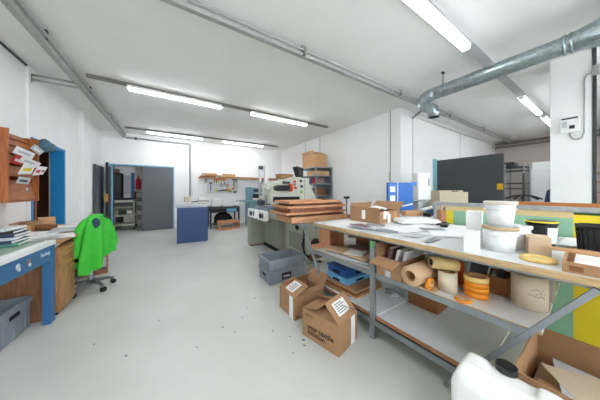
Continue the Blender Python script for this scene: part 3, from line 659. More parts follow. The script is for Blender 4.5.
# ================================================================== SCREEN PRINTING MACHINE
t = thing('screen_printing_machine', 'large beige screen printing machine with control panel and twin posts', 'printing machine', (0, 0, 0))
b = B(); b.box(1.93, 3.1, 3.78, 4.68, .06, .86, MACHD); b.done('base_cabinet', t, .012)
b = B(); b.box(1.58, 1.93, 4.66, 4.92, .04, .8, MACHD); b.done('rear_cabinet', t, .01)
b = B(); b.box(1.9, 3.0, 3.7, 4.7, 0, .06, BLACKM); b.box(1.6, 1.93, 4.7, 4.9, 0, .04, BROWNB); b.done('plinth', t)
b = B(); b.box(1.918, 1.93, 3.84, 4.6, .12, .8, MACHD); b.cyl((1.91, 4.35, .6), (1.93, 4.35, .6), .025, BLACK); b.cyl((1.9, 3.9, .74), (1.93, 3.9, .74), .04, BLACK); b.box(1.915,1.92,4.2,4.26,.3,.33,STEEL); b.done('door_panel', t, .003)
b = B(); b.box(2.02, 3.1, 2.98, 3.78, .0, .78, MACH); b.box(2.01,2.02,3.1,3.6,.2,.5,MACHD); b.box(2.012, 2.03, 3.05, 3.1, .05, .7, STEELD); b.done('front_cabinet', t, .01)
b = B(); b.box(2.05, 2.9, 2.93, 2.98, .1, .18, BROWNB); b.cyl((2.2, 2.9, .35), (2.2, 2.98, .35), .1, BLACK); b.cyl((2.0, 3.3, .62), (2.03, 3.3, .62), .05, BLACKM); b.done('drive_wheel', t)
b = B(); b.box(1.52, 2.9, 3.1, 4.55, .8, .88, MACHD); b.done('machine_table', t, .012)
b = B(); b.box(1.58, 2.35, 3.7, 4.5, .88, .95, PLATEN); b.box(1.62, 2.3, 3.75, 4.42, .955, 1.0, PLATEN); b.done('platen', t, .01)
for y0, y1 in ((4.0, 4.46), (3.5, 3.86)):
    b = B(); b.box(1.44, 1.52, y0, y1, .74, .92, PLASW); c = b.done('control_box', t, .012)
    b = B(); b.cyl((1.42, (y0+y1)/2, .83), (1.44, (y0+y1)/2, .83), .05, BLACK); b.box(1.435,1.441,y0+.05,y0+.12,.79,.88,STEELD); b.done('dial', c)
# head, side panel facing the camera
hp = [(1.66,1.04),(2.84,1.04),(2.79,1.2),(2.66,1.42),(2.55,1.55),(2.42,1.605),(2.2,1.6),(1.72,1.47),(1.6,1.44),(1.56,1.36),(1.66,1.3)]
b = B(); b.prism(hp, 3.78, 3.9, MACH, 'y'); b.done('side_panel', t, .015, seg=3)
b = B(); b.prism([(2.0,1.0),(2.82,1.0),(2.77,1.2),(2.64,1.42),(2.53,1.53),(2.41,1.585),(2.2,1.58),(2.0,1.52)], 3.9, 4.4, MACH, 'y'); b.done('head', t, .02, seg=3)
b = B(); b.box(1.72, 2.36, 3.76, 3.785, 1.08, 1.18, BLACKM); b.box(1.68,1.72,3.74,3.79,1.02,1.36,MACH); b.done('print_slot', t)
b = B(); b.cyl((1.74, 3.72, 1.36), (2.06, 3.72, 1.36), .045, BLACK); b.box(1.8,2.1,3.7,3.78,1.3,1.42,STEELD); b.box(1.96, 2.1, 3.72, 3.79, 1.45, 1.5, STEELD); b.done('squeegee_motor', t, .005)
b = B(); b.cyl((2.09, 3.72, 1.37), (2.13, 3.72, 1.37), .085, mat('red_orange_plastic', 'f0582a', .4)); b.done('orange_knob', t)
for x, z, c in ((2.24,1.5,RED),(2.26,1.37,RED),(2.4,1.52,BLACK),(2.42,1.4,BLACKM),(2.42,1.28,GREENP),(2.42,1.46,PAPERG),(2.24,1.44,MAROON)):
    b = B(); b.box(x-.03, x+.03, 3.765, 3.78, z-.025, z+.025, c); b.done('push_button', t, .003)
b = B(); b.box(2.5, 2.505, 3.775, 3.781, 1.05, 1.56, STEELD); b.done('panel_seam', t)
b = B(); b.box(1.66, 1.71, 4.33, 4.38, .95, 1.84, ALU); b.box(1.66,1.75,4.32,4.4,1.78,1.86,STEELD); b.done('guide_post', t, .004)
b = B(); b.box(1.78, 1.86, 4.28, 4.36, .9, 1.88, PLASW); b.done('guide_post', t, .01)
b = B(); b.box(1.6, 1.9, 4.1, 4.3, 1.0, 1.1, STEELD); b.cyl((1.68,4.1,1.15),(1.68,4.25,1.15),.05,MACH); b.cyl((1.82,4.05,1.1),(1.82,4.2,1.1),.06,ALU); b.box(1.7,1.76,4.05,4.15,1.0,1.2,ALU); b.done('register_unit', t, .006)
b = B(); b.prism([(2.40,1.86),(2.58,1.83),(2.58,1.57),(2.50,1.57)], 3.95, 4.15, BLACK, 'y'); b.done('monitor', t, .01)
b = B(); b.tube([(2.05,3.1,.5),(1.95,3.02,.35),(1.98,2.98,.2),(2.1,2.95,.08),(2.3,2.93,.02)], .014, BLACKM); b.done('hose', t)

# metal rack at right wall
t = thing('steel_rack', 'grey steel rack loaded with boxes against the right wall', 'rack', (3.58, 4.82, 0))
for x in (0, .6):
    for y in (0, .95):
        b = B(); b.box(x, x+.035, y, y+.035, 0, 2.03, STEEL); b.done('upright', t)
for z in (.3, .75, 1.15, 1.5, 1.74, 1.99):
    b = B(); b.box(0, .635, 0, .985, z, z+.03, STEEL); b.done('shelf_board', t)
b = B(); b.box(.6, .603, .04, .95, .3, 2.0, STEEL); b.done('back_sheet', t)
def open_box(name, w, l, h, m, loc, rz, label, flaps, inner=None, group=None, cat='box', th=.005):
    """flaps: dict side -> (angle from straight-out horizontal, length); angle measured upward, side in -x +x -y +y"""
    t = thing(name, label, cat, loc, rz, group)
    b = B(); b.box(-w/2, w/2, -l/2, l/2, 0, th, m)
    for s in (-1, 1):
        b.box(min(s*w/2, s*(w/2-th)), max(s*w/2, s*(w/2-th)), -l/2, l/2, th, h, m)
        b.box(-w/2+th, w/2-th, min(s*l/2, s*(l/2-th)), max(s*l/2, s*(l/2-th)), th, h, m)
    b.done('body', t)
    fo = {}
    for side, (ang, ln) in flaps.items():
        s = -1 if side[0] == '-' else 1
        b = B(); a = math.radians(ang); dx, dz = math.cos(a)*ln, math.sin(a)*ln
        if 'x' in side: p = [(s*w/2, h), (s*w/2+s*dx, h+dz), (s*w/2+s*dx, h+dz+th), (s*w/2-s*0, h+th)]; b.prism(p, -l/2+.003, l/2-.003, m, 'y')
        else: p = [(s*l/2, h), (s*l/2+s*dx, h+dz), (s*l/2+s*dx, h+dz+th), (s*l/2, h+th)]; b.prism(p, -w/2+.003, w/2-.003, m, 'x')
        fo[side] = b.done('flap', t)
    return t, fo
t, _ = open_box('cardboard_box', .5, .6, .4, CARDL, (3.88, 5.3, 2.021), .05, 'large pale cardboard box on top of the steel rack', {'-x': (70, .1), '-y': (150, .2), '+y': (110, .12)})
plain_box('roll_carton', .5, .5, .14, CARDL, (3.9, 5.15, 1.771), 0, 'flat pale carton on the second shelf of the steel rack')
for i, (c, w) in enumerate(((MAROON, .06), (RED, .05), (RED, .04), (BLUET, .05), (MAROON, .07))):
    plain_box('folder', .3, w, .16, c, (3.8, 4.92+i*.08, 1.531), 0, ['maroon folder nearest the camera', 'bright red folder second in the row', 'thin red folder third in the row', 'blue folder fourth in the row', 'thick maroon folder at the far end'][i]+' on the third shelf of the rack', 'folder', 'folders on the steel rack')
plain_box('supply_carton', .4, .3, .2, CARDD, (3.88, 5.1, 1.181), .1, 'brown carton on the fourth shelf of the steel rack')

# stack of wooden screen frames
def frame(w, l, h, bar_, m, loc, rz, label, group):
    t = thing('wooden_screen_frame', label, 'screen frame', loc, rz, group)
    for y in (0, l-bar_):
        b = B(); b.box(0, w, y, y+bar_, 0, h, m); b.done('rail', t, .003)
    for x in (0, w-bar_):
        b = B(); b.box(x, x+bar_, bar_, l-bar_, 0, h, m); b.done('rail', t, .003)
    b = B(); b.box(bar_, w-bar_, bar_, l-bar_, .002, .004, TANP); b.done('mesh', t)
z = .87
specs = [(1.0,.5,.075,.06,WOOD,(1.34,2.34)), (.95,.46,.03,.05,BROWNB,(1.42,2.4)), (1.06,.52,.03,.05,WOOD,(1.27,2.36)), (.98,.46,.055,.06,WOODR,(1.36,2.41)), (1.04,.52,.03,.05,WOOD,(1.29,2.36)), (.94,.44,.03,.06,BROWNB,(1.42,2.42)), (.9,.48,.035,.05,WOOD,(1.33,2.38))]
names = ['lowest and thickest frame of the wooden stack behind the bench end', 'second frame from the bottom of the wooden stack', 'thin wide frame third from the bottom of the wooden stack', 'fourth frame of the wooden stack', 'pale thin wide frame in the upper half of the wooden stack', 'dark frame second from the top of the wooden stack', 'short topmost frame of the wooden stack']
for i, (w, l, h, br, m_, (x, y)) in enumerate(specs):
    frame(w, l, h, br, m_, (x, y, z), math.radians((-2, 2, -1, 1, -2, 2, -1)[i]), names[i], 'wooden screen frames stacked by the bench'); z += h+.001
t = thing('bar_clamp', 'black T-handled screw clamp standing at the right end of the frame stack', 'clamp', (2.5, 2.5, .87))
b = B(); b.cyl((0,0,0),(0,0,.32),.01,STEELD,n=10); b.done('screw', t)
b = B(); b.box(-.05,.05,-.02,.02,.3,.34,BLACK); b.done('handle', t, .006)
b = B(); b.box(-.06,.06,-.04,.04,0,.03,STEELD); b.done('foot', t)

# ================================================================== THE BENCH
BX, BY, BA = 1.45, 2.0, math.radians(2.9)
def bw(x, y, z=0):
    c, s_ = math.cos(BA), math.sin(BA); return (BX+x*c-y*s_, BY+x*s_+y*c, z)
t = thing('work_bench', 'long white-topped workbench with grey steel frame and two lower shelves', 'workbench', (BX, BY, 0), BA)
D = 1.2
b = B(); b.box(0, D, -2.7, 0, .885, .92, PLY); b.box(.004, D-.004, -2.696, -.004, .92, .9215, WBOARD); b.done('bench_top', t, .002)
b = B(); b.box(.05, .09, -2.4, -.02, .86, .885, STEEL); b.box(D-.06, D-.02, -2.4, -.02, .855, .885, STEEL)
for y in (-2.4, -1.6, -.8, -.06): b.box(.09, D-.06, y, y+.04, .86, .885, STEEL)
b.done('top_frame', t)
b = B(); b.box(.046, 1.1, -1.78, .12, .568, .585, WBOARD); b.box(.044, .046, -1.78, .12, .568, .5845, PLY); b.done('middle_shelf', t)
b = B(); b.box(.03, .044, -1.74, .12, .54, .58, STEEL); b.box(.045, .07, -1.7, .12, .545, .566, STEEL); b.box(1.1, 1.12, -1.74, .12, .53, .58, STEEL)
for y in (-1.62, -.82, .08): b.box(.07, 1.1, y, y+.03, .54, .566, STEEL)
b.done('middle_frame', t)
b = B(); b.box(.04, 1.12, -1.55, -.05, .178, .2, WBOARD); b.box(.034, .04, -1.55, -.05, .172, .2, EDGE); b.done('lower_shelf', t)
b = B(); b.box(.02, .033, -1.55, -.05, .12, .17, STEEL); b.box(.02, .06, -1.55, -.05, .16, .17, STEEL); b.box(1.1, 1.12, -1.55, -.05, .12, .17, STEEL)
for y in (-1.5, -.82, -.1): b.box(.06, 1.1, y, y+.03, .14, .17, STEEL)
b.done('lower_frame', t)
for x in (0, D-.08):
    b = B(); b.bar((x+.03, -.27, 0), (x+.03, .26, .87), .024, .028, STEEL); b.done('leg', t)
    b = B(); b.bar((x+.03, -1.36, 0), (x+.03, -1.94, .87), .02, .024, STEEL); b.done('leg', t)
    b = B(); b.box(x+.005, x+.03, -.83, -.79, 0, .86, STEEL); b.box(x+.03, x+.04, -.83, -.825, 0, .86, STEELD); b.done('centre_post', t)
for x in (.02, D-.1):
    b = B(); b.box(x, x+.04, .0, .8, .83, .868, STEEL); b.done('extension_arm', t)
b = B(); b.box(-.004, .006, -.83, -.80, .80, .86, GREENP); b.done('green_tape_mark', t)

# --- boxes on the floor
def strip(t, side, w, l, u0, u1, z0, z1, m, e=.0012, name='label_strip'):
    b = B()
    if side == '-x': b.box(-w/2-e, -w/2, u0, u1, z0, z1, m)
    else: b.box(u0, u1, -l/2-e, -l/2, z0, z1, m)
    return b.done(name, t)
def flap_label(t, w, l, h, side, ang, off, u0, u1, v0, v1, th=.005):
    """white printed label lying on a flap that leans inward over the box"""
    a = math.radians(ang); s = -1
    b = B()
    if side == '-x': M = Matrix.Translation((-w/2, 0, h+th)) @ Matrix.Rotation(-(PI-a) + PI, 4, 'Y')
    M = None
    return None
def box_with_label(loc, rz, w, l, h, label, ang_y, ln_y, textside=True):
    t, fo = open_box('shipping_box', w, l, h, CARD, loc, rz, label, {'-y': (ang_y, ln_y), '+y': (150, l*.42), '-x': (172, w*.48), '+x': (160, w*.45)})
    return t, fo
# nearer box
W2, L2, H2 = .295, .385, .238
cx, cy = 1.108, 1.19; r2 = math.radians(14.5)
ex = (math.cos(r2), math.sin(r2)); ey = (-ex[1], ex[0])
loc2 = (cx+ex[0]*W2/2+ey[0]*L2/2, cy+ex[1]*W2/2+ey[1]*L2/2, 0)
t, fo = open_box('shipping_box', W2, L2, H2, CARD, loc2, r2, 'nearer cardboard shipping box with bold lettering on the floor by the bench', {'-y': (138, .19), '+y': (165, .17), '-x': (178, .13), '+x': (150, .14)})
strip(t, '-y', W2, L2, .04, .105, .0, H2*.98, PAPER)
a = math.radians(138)
def on_flap(t, l, h, ang, u, v, wu, wv, m, dz=.0062, name='shipping_label'):
    a = math.radians(ang)      # flap at -y side: direction of flap away from hinge is (-cos a) in +y
    M = Matrix.Translation((0, -l/2, h)) @ Matrix.Rotation(PI-a, 4, 'X')
    b = B(); b.box(u-wu/2, u+wu/2, v-wv/2, v+wv/2, dz-.001, dz, m)
    for k in range(5):
        b.box(u-wu*.4, u+wu*(.35 if k % 2 else .2), v-wv*.35+k*wv*.16, v-wv*.35+k*wv*.16+.006, dz, dz+.0004, INKG, )
    for vv in b.bm.verts: vv.co = M @ vv.co
    return b.done(name, t)
on_flap(t, L2, H2, 138, 0.0, .105, .17, .11, PAPER)
text('lettering', 'your textile', .058, INKG, t, (-W2/2-.0012, .13, .088), (PI/2, 0, -PI/2), bold=.0012)
text('lettering', 'solution.', .058, INKG, t, (-W2/2-.0012, .13, .042), (PI/2, 0, -PI/2), bold=.0012)
text('small_print', 'texpress', .022, INKG, t, (-W2/2-.0012, .16, .195), (PI/2, 0, -PI/2))
# farther box
W1, L1, H1 = .38, .31, .225
t, fo = open_box('shipping_box', W1, L1, H1, CARD, (1.04+W1/2, 1.77+L1/2, 0), math.radians(3), 'farther cardboard shipping box with a raised rear flap beside the bench', {'+y': (135, .15), '+x': (60, .14), '-y': (178, .08)})
strip(t, '-x', W1, L1, -.12, -.05, .0, H1*.98, PAPER)
# label flap hinged on the -x side, lying over the opening
M = Matrix.Translation((-W1/2, 0, H1+.001)) @ Matrix.Rotation(-math.radians(22), 4, 'Y')
b = B(); b.box(0, .19, -L1/2+.003, L1/2-.003, .0, .005, CARD, M); fl = b.done('flap', t)
b = B(); b.box(.03, .16, -.07, .07, .005, .0062, PAPER, M)
for k in range(5): b.box(.05+k*.02, .056+k*.02, -.05, .05 if k % 2 else .02, .0062, .0067, INKG, M)
b.done('shipping_label', t)
text('small_print', 'p', .05, INKG, t, (-W1/2+.02, -L1/2-.0012, .02), (PI/2, 0, 0), bold=.001)

# --- jerrycan
t = thing('jerrycan', 'white plastic jerrycan with a black screw cap in the foreground', 'jerrycan', (1.29, .285, 0), math.radians(2))
b = B()
def rrect(hx, hy, r, z, n=6):
    out = []
    for cxx, cyy, a0 in ((hx-r, hy-r, 0), (-hx+r, hy-r, PI/2), (-hx+r, -hy+r, PI), (hx-r, -hy+r, 1.5*PI)):
        for k in range(n+1):
            a = a0+PI/2*k/n; out.append((cxx+r*math.cos(a), cyy+r*math.sin(a), z))
    return out
lv = [(.105,.165,.03,0),(.12,.18,.04,.012),(.125,.186,.04,.05),(.125,.186,.04,.12),(.121,.182,.04,.13),(.121,.182,.04,.15),(.125,.186,.04,.16),(.125,.186,.04,.36),(.12,.181,.045,.385),(.108,.168,.05,.405),(.09,.15,.05,.418),(.06,.13,.05,.421)]
vs = []; n = 28
for l_ in lv: vs += rrect(*l_[:3], l_[3])
fs = [(i*n+k, i*n+(k+1) % n, (i+1)*n+(k+1) % n, (i+1)*n+k) for i in range(len(lv)-1) for k in range(n)]+[tuple(range(n-1,-1,-1)), tuple(range((len(lv)-1)*n, len(lv)*n))]
b.add(vs, fs, PLASW, None, True)
for y0, y1 in ((.07, .172), (-.172, -.07)):
    q = [((.045*c_, .018*d_, e_)) for c_, d_, e_ in ()]
    vs = []
    for hx, hy, z in ((.108,.05,.37),(.104,.048,.415),(.09,.04,.435),(.07,.028,.443)): vs += [(x, y+(y0+y1)/2, z_) for x, y, z_ in rrect(hx, hy, .025, z)]
    b.add(vs, [(i*n+k, i*n+(k+1) % n, (i+1)*n+(k+1) % n, (i+1)*n+k) for i in range(3) for k in range(n)]+[tuple(range(n-1,-1,-1)), tuple(range(3*n, 4*n))], PLASW, None, True)
b.tube([(-.03,.13,.425),(-.03,.06,.428),(-.03,-.06,.428),(-.03,-.13,.425)], [.022,.02,.02,.022], PLASW, n=12)
o = b.done('body', t); md = o.modifiers.new('Remesh', 'REMESH'); md.mode = 'VOXEL'; md.voxel_size = .006; md.use_smooth_shade = True
md = o.modifiers.new('Smooth', 'SMOOTH'); md.iterations = 5
b = B(); b.cyl((.09,.02,.39),(.09,.02,.43),.036,PLASW); b.done('neck', t)
b = B(); b.cyl((.09,.02,.425),(.09,.02,.455),.04,BLACK,n=32,smooth=False); b.cyl((.09,.02,.455),(.09,.02,.459),.034,BLACKM,n=24); b.done('cap', t, .002)

# --- big carton under the near end
t, fo = open_box('large_carton', .6, .6, .42, CARD, (1.735, .005, 0), math.radians(1), 'large open carton on the floor under the near end of the bench', {}, )
b = B(); b.box(-.28, .28, -.28, .28, 0, .2, BEIGE); tag(put(b.done('paper_bundle'), (1.735, .005, .006), math.radians(1)), 'bundle of paper filling the bottom of the large open carton', 'paper')
sheet('tissue_sheet', .4, .4, .006, PAPERG, (1.78, .0, .29), .2, .12, .1, 'translucent wrapping sheet on top inside the large carton', 'wrapping')
sheet('kraft_envelope', .2, .38, .006, CARDL, (1.64, .04, .26), .35, .1, -.1, 'kraft envelope inside the large carton beside the wrapping', 'envelope')
sheet('orange_folder', .1, .4, .006, ORANGE, (1.56, .03, .235), .15, .06, 0, 'orange folder edge inside the large carton', 'folder')
sheet('clear_sleeve', .26, .3, .004, BEIGE, (1.76, .06, .318), .6, .04, .06, 'grey plastic sleeve on the pile in the large carton', 'sleeve')

# --- printing screens leaning behind the bench
def pscreen(x, y1, y0, z1, label, bands, z0=.0, th=.03):
    t = thing('printing_screen', label, 'printing screen', (x, y0, z0), BA, 'printing screens behind the bench'); L = y1-y0
    for zz in ((0, .04), (z1-z0-.04, z1-z0)):
        b = B(); b.box(0, th, 0, L, zz[0], zz[1], ALU); b.done('rail', t, .003)
    for yy in ((0, .035), (L-.035, L)):
        b = B(); b.box(0, th, yy[0], yy[1], .04, z1-z0-.04, ALU); b.done('stile', t, .003)
    for i, (u0, u1, v0, v1, m_) in enumerate(bands):
        b = B(); b.box(.012, .015, u0*(L-.07)+.035, u1*(L-.07)+.035, .04+v0*(z1-z0-.08), .04+v1*(z1-z0-.08), m_); b.done('mesh' if i == 0 else 'tape_band', t)
    return t
pscreen(2.815, 1.25, -.9, 1.17, 'long printing screen with green mesh and yellow ends standing behind the bench', [(.525, .92, 0, .95, GREENM), (.92, .955, 0, .95, YELP), (.955, .98, 0, .95, WOOD), (.98, 1, 0, .95, WOODR), (.525, .955, .95, 1, TANP), (0, .525, 0, .98, YELP)])
pscreen(2.87, 1.15, -.95, 1.16, 'rear printing screen hidden behind the long one', [(0, 1, 0, 1, GREENP)])
b = B(); b.box(-.02, .02, -1.6, .0, 0, .035, mat('orange_brown_wood', 'c98047', .6, kind='wood', col2='b06a35', scale=6)); tag(put(b.done('wooden_batten', None, .003), (2.89, .70, 1.162), BA), 'orange-brown wooden batten lying along the top of the rear screens', 'batten')

# ================================================================== THINGS ON THE BENCH TOP
T = .9218
t, fo = open_box('cardboard_box', .46, .42, .14, CARD, (2.22, 1.72, T), math.radians(5), 'open cardboard box with torn white tape on the far end of the bench', {'+x': (35, .16), '-x': (80, .04), '+y': (100, .08)})
b = B(); b.box(-.2325, -.2305, -.02, .03, .04, .145, PAPER); b.done('torn_tape', t)
b = B(); b.box(-.15,-.09,-.2125,-.2105,.05,.14,PAPER); b.done('torn_tape', t)
b = B(); b.box(-.06,.0,-.2125,-.2105,.0,.1,PAPER); b.box(-.1,-.04,-.2125,-.2105,.09,.13,PAPER); b.done('torn_tape', t)
b = B(); b.box(.08, .15, -.1925, -.1905, .03, .13, CARDD); b.box(.09,.14,-.213,-.2125,.04,.12,CARDL); b.done('printed_mark', t)
b = B(); n = 18; vs = [(0,0,.04)]+[((.17+.03*math.sin(k*2.3))*math.cos(2*PI*k/n), (.1+.02*math.cos(k*1.7))*math.sin(2*PI*k/n), .012*math.sin(k*2.1)) for k in range(n)]
b.add(vs, [(0, 1+k, 1+(k+1) % n) for k in range(n)]+[tuple(range(n, 0, -1))], PAPER, None, True); tag(put(b.done('crumpled_cloth'), (2.25, 1.72, T+.15)), 'crumpled white cloth lying over the open cardboard box', 'cloth')
k = 0
for x, y, w, l, r, m_, lb in ((1.7,1.72,.42,.3,.2,PAPER,'large white sheet at the far end of the bench'), (1.75,1.55,.16,.24,-.4,MAROON,'dark reddish print at the far end of the bench'), (1.92,1.48,.16,.2,.5,PRINTG,'grey print beside the reddish one'),
        (1.72,1.2,.15,.2,.5,PRINTG,'grey printed sheet near the front edge'), (2.0,1.15,.42,.3,-.2,PAPER,'white sheet in the middle of the bench'), (2.3,1.05,.3,.42,.4,PAPER,'white sheet before the green screen'), (1.75,.95,.2,.12,.1,PAPERG,'pale grey sheet beyond the small white box'),
        (2.1,.85,.42,.3,.6,PAPER,'white sheet near the black gadget'), (2.5,.9,.3,.42,.1,PAPER,'white sheet next to the screen base'), (1.68,.78,.2,.05,.1,PRINTG,'narrow grey strip sheet near the front edge'), (2.15,1.0,.12,.2,.7,PRINTG,'small grey print in the middle of the bench'), (1.62,1.42,.08,.3,.1,PRINTG,'narrow grey strip at the far front edge'), (2.4,.45,.42,.3,.2,PAPER,'white sheet behind the stacked buckets'), (2.45,.0,.42,.5,.0,PAPER,'white sheet behind the black tubs')):
    sheet('paper_sheet', w, l, .0007, m_, (x, y, T+.0003+.0009*k), r, label=lb, cat='paper', group='loose sheets on the bench top'); k += 1
for i in range(3):
    sheet('white_board_sheet', .46-.02*i, .24, .012, PAPER, (2.45+.01*i, 1.32+.01*i, T+.0115+.013*i), -.56+.05*i, label=['lowest', 'middle', 'topmost'][i]+' white board of the small pile beyond the bench middle', cat='board', group='white boards on the bench')
sheet('green_card', .08, .06, .004, GREENP, (2.62, 1.06, T+.0115), .3, label='small green card near the left post of the printing screen', cat='card')
b = B(); b.box(-.07,.07,-.03,.03,.0,.03,BLACK); b.tube([(-.07,0,.02),(-.1,.03,.03),(-.06,.06,.02),(.03,.05,.02),(.09,.02,.02)], .008, BLACK); b.cyl((.03,0,.03),(.03,0,.045),.02,STEELD)
tag(put(b.done('hand_tool'), (2.4, 1.0, T+.0115), .3), 'black hand tool with a cable in front of the printing screen', 'tool')
def bucket(r0, r1, h, m, loc, label, name='plastic_bucket', rimm=None, group=None, cat='bucket', inner=None):
    t = thing(name, label, cat, loc, 0, group); e = .004
    b = B(); b.lathe([(0,0),(r0,0),(r1,h),(r1-e,h),(r0-e,.005),(0,.005)], m, n=32); b.done('body', t)
    b = B(); b.lathe([(r1-.001,h-.018),(r1+.006,h-.018),(r1+.006,h),(r1-.004,h+.002)], rimm or m, n=32); b.lathe([(r1-.004,h-.05),(r1+.003,h-.05),(r1+.003,h-.044),(r1-.004,h-.044)], m, n=32); b.done('rim', t)
    return t
plain_box('white_carton', .10, .075, .125, PLASW, (1.605, .515, T), math.radians(14), 'small white carton in front of the tall white carton', 'carton', bevel=.002)
plain_box('white_carton', .11, .08, .235, PAPER, (1.835, .575, T), math.radians(10), 'tall white carton left of the stacked buckets', 'carton', bevel=.002)
t = bucket(.066, .08, .155, PLAST, (1.77, .425, T), 'lower white bucket with a dirty brown rim in front on the bench', rimm=mat('dirty_tan_rim', 'c9ab84', .6, var=.2), group='white buckets on the bench')
t['label'] = 'lower white bucket with a dirty tan rim, another nested in it'
t = bucket(.058, .074, .155, PLAST, (1.77, .425, T+.158), 'upper white bucket standing on the tan-rimmed bucket', rimm=mat('stained_rim', 'e2d6c6', .5), group='white buckets on the bench')
bucket(.065, .08, .15, PLAST, (1.95, .40, T), 'white bucket half hidden behind the stacked buckets', group='white buckets on the bench')
t = bucket(.062, .07, .17, BLACK, (2.16, .31, T), 'black tub with a yellow-stained lid and white label on the bench', name='black_tub', cat='tub')
b = B(); b.lathe([(0,.172),(.07,.172),(.076,.165),(.076,.15)], BLACK, n=32); b.lathe([(.072,.1735),(.078,.17),(.078,.165)], YELP, n=32); b.done('lid', t)
b = B(); n = 8; vs = []
for k in range(n+1):
    a = math.radians(-150+k*8); vs += [(.0695*math.cos(a), .0695*math.sin(a), .03), (.0745*math.cos(a), .0745*math.sin(a), .135)]
b.add(vs, [(2*k, 2*k+2, 2*k+3, 2*k+1) for k in range(n)], PAPER, None, True); b.done('label', t)
t = bucket(.085, .095, .17, BLACK, (2.2, .075, T), 'black ribbed bucket at the right edge of the bench', name='black_bucket')
b = B()
for k in range(24):
    a = 2*PI*k/24; b.bar((.086*math.cos(a), .086*math.sin(a), .0), (.095*math.cos(a), .095*math.sin(a), .15), .006, .006, BLACKM)
b.done('rib', t)
plain_box('kraft_carton', .12, .09, .108, mat('beige_kraft', 'd2b798', .8), (1.88, .285, T), math.radians(18), 'beige kraft carton in front of the black tub', 'carton')
def ring(r0, r1, h, m, loc, label, rx=0, ry=0, rz=0, core=None, name='tape_roll', group=None):
    t = thing(name, label, 'tape roll' if 'tape' in name else 'roll', loc, rz, group); t.rotation_euler = (rx, ry, rz)
    b = B(); b.lathe([(r0+.004,0),(r1,0),(r1,h),(r0+.004,h)], m, n=36, smooth=True); b.done('tape', t)
    b = B(); b.lathe([(r0,-.001),(r0+.005,-.001),(r0+.005,h+.001),(r0,h+.001),(r0,-.001)], core or CARDL, n=36); b.done('core', t)
    return t
ring(.052, .07, .018, YELT, (1.69, .255, T), 'wide flat cream tape ring lying on the bench near the kraft carton', core=YELT)
# tray at right
t = thing('cardboard_tray', 'shallow cardboard tray with loose sheets at the right edge of the bench', 'tray', (1.56, .16, T), BA)
b = B(); b.box(0,.4,-.45,0,0,.004,CARD)
b.box(0,.005,-.45,0,.004,.05,CARD); b.box(.395,.4,-.45,0,.004,.05,CARD); b.box(.005,.395,-.005,0,.004,.05,CARD); b.box(.005,.395,-.45,-.445,.004,.05,CARD); b.done('body', t)
b = B(); b.box(-.0012,0,-.06,-.02,.01,.035,CARDD); b.done('tape_patch', t)
b = B(); b.box(-.0012,0,-.3,-.24,.0,.03,CARDD); b.done('tape_patch', t)
sheet('film_sheet', .34, .4, .02, PAPER, (1.77, -.06, T+.005), BA, label='white sheets lying in the cardboard tray', cat='paper')
b = B(); b.box(-.015, .015, -.62, 0, 0, .016, CARDL); tag(put(b.done('cardboard_bar', None, .002), (1.8, .23, T+.052), BA), 'long cardboard bar resting across the tray at the right edge', 'bar')

# ================================================================== MIDDLE SHELF
S = .5862
t = thing('wooden_box', 'open-fronted pine box at the far end of the middle shelf', 'box', (1.62, 1.9, S), BA)
for a in ((0,.012,0,.2,0,.235),(.24,.252,0,.2,0,.235),(.012,.24,0,.2,0,.012),(.012,.24,0,.2,.223,.235),(.012,.24,.19,.2,.012,.223)):
    b = B(); b.box(*a, WOOD); b.done('panel', t)
b = B(); b.box(0, .12, 0, .06, 0, .05, WOOD); tag(put(b.done('wood_block', None, .003), (1.48, 2.02, S+.0), .05), 'short pine block sticking out at the far end of the middle shelf', 'wood')
def curvysheet(w, l, m, loc, rz, label, droop=.03, name='newspaper', h=.012, ph=0):
    b = B(); nx, ny = 8, 10; vs = []
    for s_ in (0, 1):
        for i in range(nx+1):
            for j in range(ny+1):
                x = -w/2+w*i/nx; y = -l/2+l*j/ny
                z = droop*(.5+.5*math.sin(x*9+y*5+ph))*(.5+.5*math.cos(y*7+ph))+s_*h
                vs.append((x, y, z))
    K = (nx+1)*(ny+1); idx = lambda s_, i, j: s_*K+i*(ny+1)+j
    fs = []
    for i in range(nx):
        for j in range(ny):
            fs += [(idx(1,i,j), idx(1,i+1,j), idx(1,i+1,j+1), idx(1,i,j+1)), (idx(0,i,j), idx(0,i,j+1), idx(0,i+1,j+1), idx(0,i+1,j))]
    for i in range(nx): fs += [(idx(0,i,0), idx(0,i+1,0), idx(1,i+1,0), idx(1,i,0)), (idx(0,i,ny), idx(1,i,ny), idx(1,i+1,ny), idx(0,i+1,ny))]
    for j in range(ny): fs += [(idx(0,0,j), idx(1,0,j), idx(1,0,j+1), idx(0,0,j+1)), (idx(0,nx,j), idx(0,nx,j+1), idx(1,nx,j+1), idx(1,nx,j))]
    b.add(vs, fs, m, None, True)
    return tag(put(b.done(name), loc, rz), label, 'papers')
curvysheet(.5, .55, PAPERG, (1.78, 1.6, S), .1, 'grey plastic-wrapped prints spread on the middle shelf', .03, 'wrapped_prints', .02)
curvysheet(.2, .6, KRAFT, (1.62, 1.62, S+.045), .12, 'brown paper strip lying over the wrapped prints', .02, 'paper_strip', .01, 1)
curvysheet(.34, .3, MAROON, (1.9, 1.6, S+.05), -.3, 'reddish printed sheet over the wrapped prints', .03, 'printed_sheet', .004, 2)
curvysheet(.22, .2, PAPER, (1.64, 1.5, S+.07), .4, 'small white sheet on the wrapped prints near the post', .02, 'white_sheet', .004, 3)
plain_box('wood_plank', .1, .6, .03, WOODR, (2.1, 1.65, S+.12), .5, 'dark plank leaning over the goods at the back of the middle shelf', 'plank')
plain_box('flat_tray', .35, .6, .1, CARDD, (2.3, 1.65, S), .05, 'dark carton at the back of the middle shelf', 'carton')
